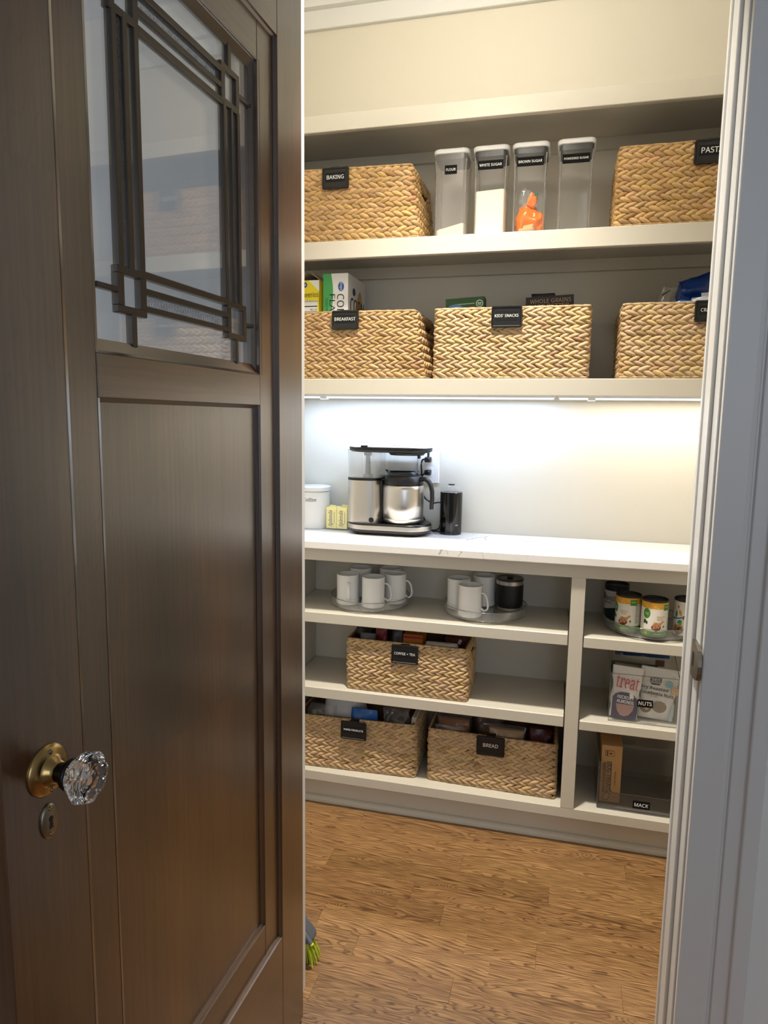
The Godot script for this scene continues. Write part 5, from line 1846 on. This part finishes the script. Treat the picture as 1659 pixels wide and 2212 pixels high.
func cabinet_things() -> void:
	turntable(V(-0.613, 0.6762, -2.204), "clear round turntable carrying five white mugs")
	turntable(V(-0.223, 0.6762, -2.204), "clear round turntable carrying three white mugs and a black tumbler")
	turntable(V(0.279, 0.6720, -2.192), "clear round turntable carrying the cans of beans")
	var my := 0.6762 + 0.0113
	var mug := make_mug()
	var spots := [
		[-0.6755, 2.152, -1.25, "white mug at the left front of the left turntable, handle turned to the viewer"],
		[-0.584, 2.138, 0.12, "white mug at the front of the left turntable, its handle pointing right"],
		[-0.5265, 2.208, -0.12, "white mug at the right of the left turntable, handle against the tray rim"],
		[-0.663, 2.262, 1.7, "white mug at the back left of the left turntable, half hidden"],
		[-0.563, 2.285, 1.9, "white mug at the back right of the left turntable, only its top showing"],
		[-0.311, 2.205, 1.75, "white mug at the left of the turntable with the black tumbler"],
		[-0.262, 2.124, -0.28, "white mug at the front of the turntable with the black tumbler, handle pointing right"],
		[-0.235, 2.270, 1.8, "white mug at the back of the turntable, left of the black tumbler"]]
	for k in spots.size():
		var q: Array = spots[k]
		var m: Node3D = mug
		if k:
			m = mug.duplicate()
			m.name = numbered("mug")
			add_child(m, true)
		m.position = V(q[0], my, -q[1])
		m.rotation.y = q[2]
		m.set_meta("label", q[3])
	# black tumbler
	var o := thing("tumbler", "black insulated tumbler with steel rim and clear lid, among the white mugs", "tumbler", V(-0.149, my, -2.243))
	var mb := MB.new()
	mb.lathe([Vector2(0.0395, 0.010), Vector2(0.0432, 0.0165), Vector2(0.0440, 0.03), Vector2(0.0442, 0.086)], 48, Vector3.ZERO, true)
	part(o, "coat", mb, plain(13, 13, 14, 0.5), "matte black coat")
	mb = MB.new()
	mb.lathe([Vector2(0.0, 0.0), Vector2(0.036, 0.0), Vector2(0.0385, 0.002), Vector2(0.0395, 0.0105)], 48)
	mb.lathe([Vector2(0.0440, 0.086), Vector2(0.0443, 0.098), Vector2(0.0425, 0.0995), Vector2(0.0412, 0.098), Vector2(0.040, 0.02), Vector2(0.0, 0.018)], 48)
	part(o, "steel_liner", mb, M.steel, "bare steel rim and foot")
	mb = MB.new()
	mb.lathe([Vector2(0.0408, 0.094), Vector2(0.0408, 0.0995), Vector2(0.0452, 0.100), Vector2(0.0455, 0.1045), Vector2(0.043, 0.1055), Vector2(0.040, 0.1025), Vector2(0.0, 0.1022)], 48)
	part(o, "lid", mb, clear("smoky_lid", S(40, 42, 44), 0.45, 0.08))
	mb = MB.new()
	mb.box(V(-0.010, 0.1022, -0.022), V(0.010, 0.1065, 0.004), 0.002)
	part(o, "slider", mb, M.black_plastic)
	# cans
	var wraps := []
	for k in 3:
		var m := mat("can_wrap_%d" % k, Color.WHITE, 0.45)
		m.albedo_texture = can_label(k)
		wraps.append(m)
	var cy := 0.6720 + 0.0114
	var gold := plain(206, 186, 132)
	o = food_can(V(0.186, cy, -2.262), -0.85, "dark blue and white can of garbanzo beans at the back left", wraps[0])
	words(o, "GARBANZO", 0.062, V(0, 0.0665, 0), M.ink_black, 0.0145, Basis(), null, 0.0369)
	words(o, "BEANS", 0.030, V(0, 0.053, 0), plain(40, 60, 90), 0.006, Basis(), null, 0.0369)
	o = food_can(V(0.2105, cy, -2.133), -0.42, "yellow, white and green bean can at the left front, small print on its side", wraps[1])
	words(o, "GARBANZO", 0.024, V(0, 0.0640, 0), gold, 0.0048, Basis(), null, 0.0369)
	words(o, "BEANS", 0.016, V(0, 0.0570, 0), gold, 0.0048, Basis(), null, 0.0369)
	o = food_can(V(0.2805, cy, -2.0985), 0.12, "yellow, white and green bean can showing a round green badge", wraps[1])
	words(o, "GARBANZO", 0.024, V(0, 0.0640, 0), gold, 0.0048, Basis(V(0, 1, 0), 0.25), null, 0.0369)
	words(o, "BEANS", 0.016, V(0, 0.0570, 0), gold, 0.0048, Basis(V(0, 1, 0), 0.18), null, 0.0369)
	food_can(V(0.3735, cy, -2.128), -0.42, "white can with coloured leaf shapes, cut off by the door jamb", wraps[2])

	# clear bin of nuts
	o = thing("storage_bin", "clear plastic bin with a NUTS label, holding bags of nuts", "bin", V(0.2645, 0.4119, -2.195))
	bin_shape(o, 0.193, 0.23, 0.149, 0.205, 0.0026, M.acrylic, 0.0, 0.0)
	mb = MB.new()
	mb.tube(curve([V(-0.036, 0.149, 0.1155), V(-0.030, 0.112, 0.1158), V(-0.022, 0.106, 0.1158), V(0.022, 0.106, 0.1158), V(0.030, 0.112, 0.1158), V(0.036, 0.149, 0.1155)]), 0.0012, 6)
	part(o, "grip_edge", mb, M.acrylic)
	var lb := decal(o, "label", rect(0.0435, 0.0228), V(0.0045, 0.0655, 0.1152), M.label_black, Basis(), 0.0006)
	words(lb, "NUTS", 0.0365, V(0, 0, 0.0010), M.ink_white)
	o = thing("nut_pouch", "white and navy stand-up pouch of hickory almonds in the nuts bin", "pouch", V(0.2105, 0.4165, -2.108), 0.0)
	part(o, "pouch", crumple(0.080, 0.160, 0.036, 71, 0.004, 18, 18, -0.12), plain(226, 224, 224, 0.35))
	decal(o, "navy_half", PackedVector2Array([Vector2(-0.036, 0.003), Vector2(0.036, 0.001), Vector2(0.037, 0.052), Vector2(0.033, 0.066), Vector2(0.022, 0.078), Vector2(0.004, 0.084), Vector2(-0.016, 0.083), Vector2(-0.030, 0.076), Vector2(-0.037, 0.066)]), V(0, 0.002, 0.0190), plain(42, 38, 72, 0.4))
	decal(o, "window", PackedVector2Array([Vector2(-0.026, 0.046), Vector2(0.026, 0.046), Vector2(0.022, 0.028), Vector2(0.012, 0.014), Vector2(0.0, 0.009), Vector2(-0.012, 0.012), Vector2(-0.022, 0.026)]), V(0.001, 0.002, 0.0195), plain(150, 116, 108, 0.5))
	words(o, "treat", 0.064, V(0.001, 0.116, 0.0185), plain(196, 40, 58), 0.038, Basis(V(0, 0, 1), -0.07), serif)
	words(o, "HICKORY", 0.046, V(0.000, 0.070, 0.0200), M.ink_white, 0.0095, Basis(V(0, 0, 1), -0.05))
	words(o, "ALMONDS", 0.048, V(0.000, 0.0565, 0.0200), M.ink_white, 0.0095, Basis(V(0, 0, 1), -0.05))
	o.rotation.z = -0.06
	o = thing("nut_pouch", "white and pale blue bag of macadamia nuts, right of the navy pouch", "pouch", V(0.302, 0.4165, -2.128))
	part(o, "pouch", crumple(0.100, 0.158, 0.036, 72, 0.005, 18, 18, -0.10), plain(228, 228, 226, 0.4))
	decal(o, "brand_box", rect(0.032, 0.0135), V(-0.012, 0.126, 0.0190), M.ink_black)
	words(o, "365", 0.026, V(-0.012, 0.126, 0.0196), M.ink_white, 0.0092, Basis(), serif)
	decal(o, "arch", PackedVector2Array([Vector2(-0.016, 0.0), Vector2(0.016, 0.0), Vector2(0.010, -0.006), Vector2(-0.010, -0.006)]), V(-0.012, 0.116, 0.0190), M.ink_black)
	words(o, "Dry Roasted", 0.078, V(-0.013, 0.0985, 0.0192), M.ink_black, 0.0125, Basis(V(0, 0, 1), -0.04), bold)
	words(o, "Macadamia Nuts", 0.098, V(-0.006, 0.0840, 0.0192), M.ink_black, 0.0112, Basis(V(0, 0, 1), -0.05), bold)
	words(o, "SALTED", 0.022, V(-0.012, 0.0745, 0.0192), plain(120, 120, 120), 0.004)
	decal(o, "blue_dot", ring_poly(0.022, 0.022), V(0.026, 0.118, 0.0190), plain(120, 172, 184))
	decal(o, "nut_picture", ring_poly(0.040, 0.036), V(0.008, 0.044, 0.0190), plain(140, 124, 106))
	decal(o, "nut_picture", ring_poly(0.032, 0.032), V(-0.030, 0.036, 0.0190), plain(122, 104, 84))
	decal(o, "nut_heart", ring_poly(0.013, 0.013), V(-0.027, 0.036, 0.0195), plain(206, 178, 134))
	decal(o, "nut_picture", ring_poly(0.022, 0.024), V(0.046, 0.098, 0.0170), plain(216, 184, 140))
	decal(o, "pale_blue_side", PackedVector2Array([Vector2(0.038, 0.004), Vector2(0.048, 0.004), Vector2(0.049, 0.060), Vector2(0.041, 0.050)]), V(0, 0, 0.0165), plain(176, 198, 208))
	for k in 14:
		decal(o, "dot", ring_poly(0.0022, 0.0022, 8), V(0.034 + 0.016 * fmod(k * 0.37, 1.0), 0.142 - k * 0.0032, 0.0172), plain(70, 72, 76))
	o.rotation.z = -0.07
	o = thing("nut_pouch", "green and clear bag standing behind the two front bags in the nuts bin", "pouch", V(0.235, 0.4165, -2.158))
	part(o, "pouch", crumple(0.128, 0.156, 0.030, 73, 0.005, 18, 18, -0.05), plain(22, 66, 48, 0.35))
	decal(o, "tan_strip", rect(0.112, 0.012), V(0, 0.147, 0.0120), plain(164, 138, 98)).rotation.z = -0.03
	o.rotation.z = -0.03
	o = thing("zip_bag", "clear freezer bag with a blue zip strip at the back of the nuts bin", "bag", V(0.268, 0.4165, -2.215))
	part(o, "bag", crumple(0.165, 0.172, 0.022, 74, 0.004, 16, 16, -0.05), M.film)
	part(o, "zip_strip", MB.new().box(V(-0.080, 0.160, -0.004), V(0.080, 0.172, 0.004), 0.001), plain(20, 62, 122, 0.4))
	decal(o, "brown_label", rect(0.026, 0.020), V(0.052, 0.146, 0.0100), plain(96, 72, 56))

	# smoky bin
	o = thing("storage_bin", "smoky grey plastic bin with a MACK label and a scooped front, on the cabinet floor", "bin", V(0.2735, 0.1272, -2.193))
	bin_shape(o, 0.247, 0.22, 0.150, 0.175, 0.0028, M.acrylic_smoke, 0.175, 0.056)
	lb = decal(o, "label", rect(0.0487, 0.0245), V(0.0045, 0.028, 0.1102), M.label_black, Basis(), 0.0006)
	words(lb, "MACK", 0.0395, V(0, 0, 0.0010), M.ink_white)
	o = thing("treat_box", "tall brown card box of dog treats inside the smoky bin", "box", V(0.1885, 0.1303, -2.118))
	carton(o, 0.0605, 0.186, 0.13, M.kraft)
	decal(o, "paler_fold", rect(0.020, 0.176), V(0.019, 0.090, 0), plain(196, 154, 102))
	words(o, "DOG TREATS", 0.098, V(-0.005, 0.084, 0.0005), plain(66, 40, 56), 0.0135, down_turn())
	words(o, "PEANUT BUTTER FLAVOR", 0.098, V(-0.0195, 0.080, 0.0005), plain(86, 54, 36), 0.0075, down_turn(), serif)
	words(o, "TRADER JOE'S", 0.046, V(0.0125, 0.082, 0.0007), plain(84, 52, 68), 0.0055, down_turn())
	var bone := PackedVector2Array()
	for k in 40:
		var a := TAU * k / 40.0
		var lobe := 0.0115 + 0.004 * cos(2 * a) + 0.0028 * absf(sin(2 * a)) * 1.2
		bone.append(Vector2(cos(a) * lobe * 0.55, sin(a) * lobe * 1.25))
	decal(o, "bone_outline", bone, V(-0.010, 0.020, 0.0), plain(70, 46, 36), Basis(V(0, 0, 1), -0.45))
	var small := PackedVector2Array()
	for p in bone:
		small.append(p * 0.86)
	decal(o, "bone", small, V(-0.010, 0.020, 0.0003), plain(206, 164, 112), Basis(V(0, 0, 1), -0.45))
	decal(o, "jar_outline", rpoly(0.027, 0.019, 0.004), V(-0.006, 0.160, 0), plain(70, 46, 36))
	decal(o, "jar_picture", rpoly(0.0245, 0.0165, 0.0035), V(-0.006, 0.160, 0.0003), plain(200, 158, 106))
	decal(o, "jar_stripe", rect(0.003, 0.015), V(-0.013, 0.160, 0.0006), plain(70, 46, 36))
	decal(o, "jar_mark", rect(0.009, 0.006), V(-0.003, 0.160, 0.0006), plain(120, 86, 58))

	# what stands in the lower baskets
	soft("coffee_bag", "black coffee bag at the left end of the coffee and tea basket", "bag", V(-0.615, 0.424, -2.165), [0.07, 0.195, 0.07, 81, 0.008], plain(20, 19, 20, 0.35))
	soft("coffee_bag", "black and white coffee bag in front of the black one, coffee and tea basket", "bag", V(-0.592, 0.424, -2.110), [0.060, 0.180, 0.030, 82, 0.006], plain(70, 70, 72, 0.4))
	soft("tea_pouch", "dark red pouch in the coffee and tea basket, left of its tag", "pouch", V(-0.556, 0.424, -2.145), [0.042, 0.195, 0.03, 83, 0.006], plain(120, 22, 26, 0.4))
	soft("coffee_bag", "dark bag in the middle of the coffee and tea basket, behind its tag", "bag", V(-0.508, 0.424, -2.175), [0.055, 0.190, 0.06, 84, 0.008], plain(30, 27, 26, 0.4))
	o = thing("tea_box", "orange-yellow tea box in the coffee and tea basket, behind its tag", "tea box", V(-0.447, 0.427, -2.135))
	carton(o, 0.066, 0.176, 0.06, plain(186, 110, 32, 0.5))
	decal(o, "red_stripe", rect(0.066, 0.010), V(0, 0.168, 0), plain(150, 48, 28))
	soft("sachet", "silvery foil sachet lying on top in the coffee and tea basket, right of its tag", "sachet", V(-0.348, 0.562, -2.118), [0.110, 0.030, 0.06, 85, 0.007], plain(178, 172, 166, 0.25))
	o = thing("tea_box", "dark red tea box at the right end of the coffee and tea basket", "tea box", V(-0.312, 0.427, -2.185))
	carton(o, 0.075, 0.162, 0.09, plain(84, 24, 22, 0.5))
	decal(o, "white_tab", rect(0.010, 0.016), V(0.012, 0.150, 0), plain(206, 196, 190)).rotation.z = -0.4
	soft("paper_pack", "bulging white plastic pack in the paper products basket, next to the open door", "pack", V(-0.700, 0.135, -2.215), [0.150, 0.230, 0.11, 91, 0.010], plain(214, 216, 220, 0.35))
	soft("napkin_pack", "blue pack in clear wrap in the paper products basket, above its tag", "pack", V(-0.608, 0.135, -2.133), [0.100, 0.196, 0.036, 92, 0.008], plain(38, 96, 168, 0.25))
	soft("plastic_wrap", "crumpled clear plastic wrap in the paper products basket, right of the blue pack", "plastic wrap", V(-0.502, 0.135, -2.150), [0.092, 0.205, 0.09, 93, 0.020], M.film)
	soft("plastic_wrap", "crumpled clear plastic wrap at the left end of the paper products basket", "plastic wrap", V(-0.755, 0.135, -2.128), [0.110, 0.198, 0.045, 94, 0.018], M.film)
	o = thing("paper_plates", "white paper plates standing on edge at the right end of the paper products basket", "paper plates", V(-0.452, 0.134, -2.20))
	mb = MB.new()
	for k in 5:
		mb.box(V(-0.010 + k * 0.0028, 0, -0.07), V(-0.0085 + k * 0.0028, 0.192, 0.075), 0.0005)
	part(o, "plate_stack", mb, plain(222, 216, 208, 0.6))
	o.rotation.z = -0.10
	for q: Array in [[-0.315, -2.212, 0.120, 0.178, 0.10, 101, "golden brown loaf in the bread basket, left of its tag"], [-0.200, -2.252, 0.100, 0.190, 0.07, 102, "dark brown loaf in the bread basket, behind its tag"], [-0.136, -2.160, 0.125, 0.186, 0.09, 103, "pale brown loaf in the bread basket, right of its tag"]]:
		o = thing("bread_bag", "clear bag with a " + q[6], "bread bag", V(q[0], 0.135, q[1]), 0.0, "bagged loaves in the bread basket")
		var tone: Material = [plain(150, 96, 50, 0.7), plain(96, 60, 36, 0.7), plain(168, 136, 92, 0.7)][q[5] - 101]
		part(o, "loaf", crumple(q[2] - 0.014, q[3] - 0.012, q[4] - 0.012, q[5], 0.004), tone)
		part(o, "clear_wrap", crumple(q[2], q[3], q[4], q[5] + 10, 0.010, 22, 18), M.film)
	soft("bread_wrapper", "dark red wrapper at the right end of the bread basket", "wrapper", V(-0.030, 0.135, -2.20), [0.085, 0.172, 0.09, 106, 0.010], plain(84, 20, 22, 0.35))
	soft("plastic_wrap", "crumpled clear plastic at the front left of the bread basket", "plastic wrap", V(-0.315, 0.175, -2.130), [0.110, 0.135, 0.04, 107, 0.020], M.film)

	# broom behind the left jamb
	o = thing("broom", "grey broom with lime green bristles on the floor behind the door", "broom", V(-0.605, 0.0, -1.425))
	mb = MB.new()
	mb.loft([rrect(0.052, 0.150, 0.036, 0.012), rrect(0.062, 0.162, 0.044, 0.014), rrect(0.070, 0.160, 0.042, 0.014), rrect(0.095, 0.120, 0.036, 0.014), rrect(0.125, 0.100, 0.030, 0.012), rrect(0.150, 0.040, 0.026, 0.010)], true)
	part(o, "head", mb, M.grey_plastic, "grey plastic broom head")
	mb = MB.new()
	var r := RandomNumberGenerator.new()
	r.seed = 3
	for k in 420:
		var u := r.randf_range(-1, 1)
		var w := r.randf_range(-1, 1)
		var p0 := V(u * 0.068, 0.056, w * 0.014)
		var p1 := V(u * 0.092 + r.randf_range(-0.004, 0.004), r.randf_range(0.0005, 0.008), w * 0.030 + r.randf_range(-0.004, 0.004))
		var g := r.randf_range(0.75, 1.15)
		mb.col = Color(g, g, g * 0.9)
		mb.tube([p0, p0.lerp(p1, 0.5) + V(u * 0.004, 0, 0), p1], 0.0009, 4)
	var br := part(o, "bristles", mb, M.lime, "lime green bristles")
	br.set_meta("kind", "stuff")
	mb = MB.new()
	mb.tube([V(0.0, 0.14, 0), V(-0.085, 0.75, -0.02), V(-0.17, 1.25, -0.03)], 0.0115, 14)
	part(o, "handle", mb, M.grey_plastic)
	mb = MB.new()
	mb.tube([V(0.045, 0.100, 0.020), V(0.066, 0.080, 0.024), V(0.080, 0.064, 0.026)], 0.006, 8)
	part(o, "side_arm", mb, M.grey_plastic)
	mb = MB.new()
	mb.tube([V(0.080, 0.064, 0.026), V(0.0835, 0.0605, 0.0265)], 0.0052, 8)
	part(o, "side_arm_tip", mb, plain(222, 214, 70))

func down_turn() -> Basis:
	return Basis(V(0, 0, 1), -PI / 2)

func soft(called: String, label: String, category: String, at: Vector3, q: Array, m: Material) -> Node3D:
	var o := thing(called, label, category, at)
	part(o, "wrapper" if m != M.film else "film", crumple(q[0], q[1], q[2], q[3], q[4], 18, 18, 0.1), m)
	return o

func bin_shape(o: Node3D, w: float, d: float, front: float, back: float, t: float, m: Material, cut_w: float, cut_y: float) -> void:
	# open bin: front wall lower than the back, sloping sides; optional scoop cut into the front
	part(o, "floor_plate", MB.new().box(V(-w / 2, 0, -d / 2), V(w / 2, t, d / 2), 0.0006), m)
	part(o, "back_wall", MB.new().box(V(-w / 2, t, -d / 2), V(w / 2, back, -d / 2 + t), 0.0006), m)
	for s: float in [-1.0, 1.0]:
		var mb := MB.new()
		mb.prism(PackedVector2Array([Vector2(-d / 2 + t, t), Vector2(d / 2 - t, t), Vector2(d / 2 - t, front), Vector2(d / 2 - 0.02, front), Vector2(-d / 2 + 0.03, back), Vector2(-d / 2 + t, back)]), -t / 2, t / 2)
		mb.moved(Transform3D(Basis(V(0, 0, 1), V(0, 1, 0), V(-1, 0, 0)), V(s * (w / 2 - t / 2), 0, 0)))
		part(o, "side_wall", mb, m)
	var mb := MB.new()
	if cut_w > 0:
		var c := cut_w / 2
		var r := 0.012
		var p := PackedVector2Array([Vector2(-w / 2, t), Vector2(w / 2, t), Vector2(w / 2, front), Vector2(c, front)])
		for k in 6:
			var a := PI / 2 * k / 5
			p.append(Vector2(c - r + r * cos(a), cut_y + r - r * sin(a)))
		for k in 6:
			var a := PI / 2 * k / 5
			p.append(Vector2(-c + r - r * sin(a), cut_y + r - r * cos(a)))
		p.append(Vector2(-c, front))
		p.append(Vector2(-w / 2, front))
		mb.prism(p, d / 2 - t, d / 2)
		var e := MB.new()
		var path := [V(-c, front, d / 2 + 0.0004)]
		for k in range(p.size() - 3, 3, -1):
			path.append(V(p[k].x, p[k].y, d / 2 + 0.0004))
		path.append(V(c, front, d / 2 + 0.0004))
		part(o, "scoop_edge", e.tube(path, 0.0012, 6), plain(58, 58, 60, 0.2))
	else:
		mb.box(V(-w / 2, t, d / 2 - t), V(w / 2, front, d / 2), 0.0006)
	part(o, "front_wall", mb, m)
	var rim := [V(-w / 2, back, -d / 2), V(-w / 2, back, -d / 2 + 0.03), V(-w / 2, front, d / 2 - 0.02), V(-w / 2, front, d / 2)]
	for q: Array in [rim, [V(-w / 2, front, d / 2), V(-w / 2, 0.003, d / 2)], [V(w / 2, front, d / 2), V(w / 2, 0.003, d / 2)], [V(-w / 2, 0.002, d / 2), V(w / 2, 0.002, d / 2)], [V(-w / 2, back, -d / 2), V(w / 2, back, -d / 2)]]:
		part(o, "edge", MB.new().tube(q, 0.0011, 6), M.edge_acrylic)
	for k in rim.size():
		rim[k] = rim[k] * V(-1, 1, 1)
	part(o, "edge", MB.new().tube(rim, 0.0011, 6), M.edge_acrylic)
	if cut_w <= 0:
		part(o, "edge", MB.new().tube([V(-w / 2, front, d / 2), V(w / 2, front, d / 2)], 0.0011, 6), M.edge_acrylic)

func _ready() -> void:
	make_materials()
	camera_and_light()
	room()
	door()
	furniture()
	baskets()
	wall_shelf_things()
	counter_things()
	cabinet_things()
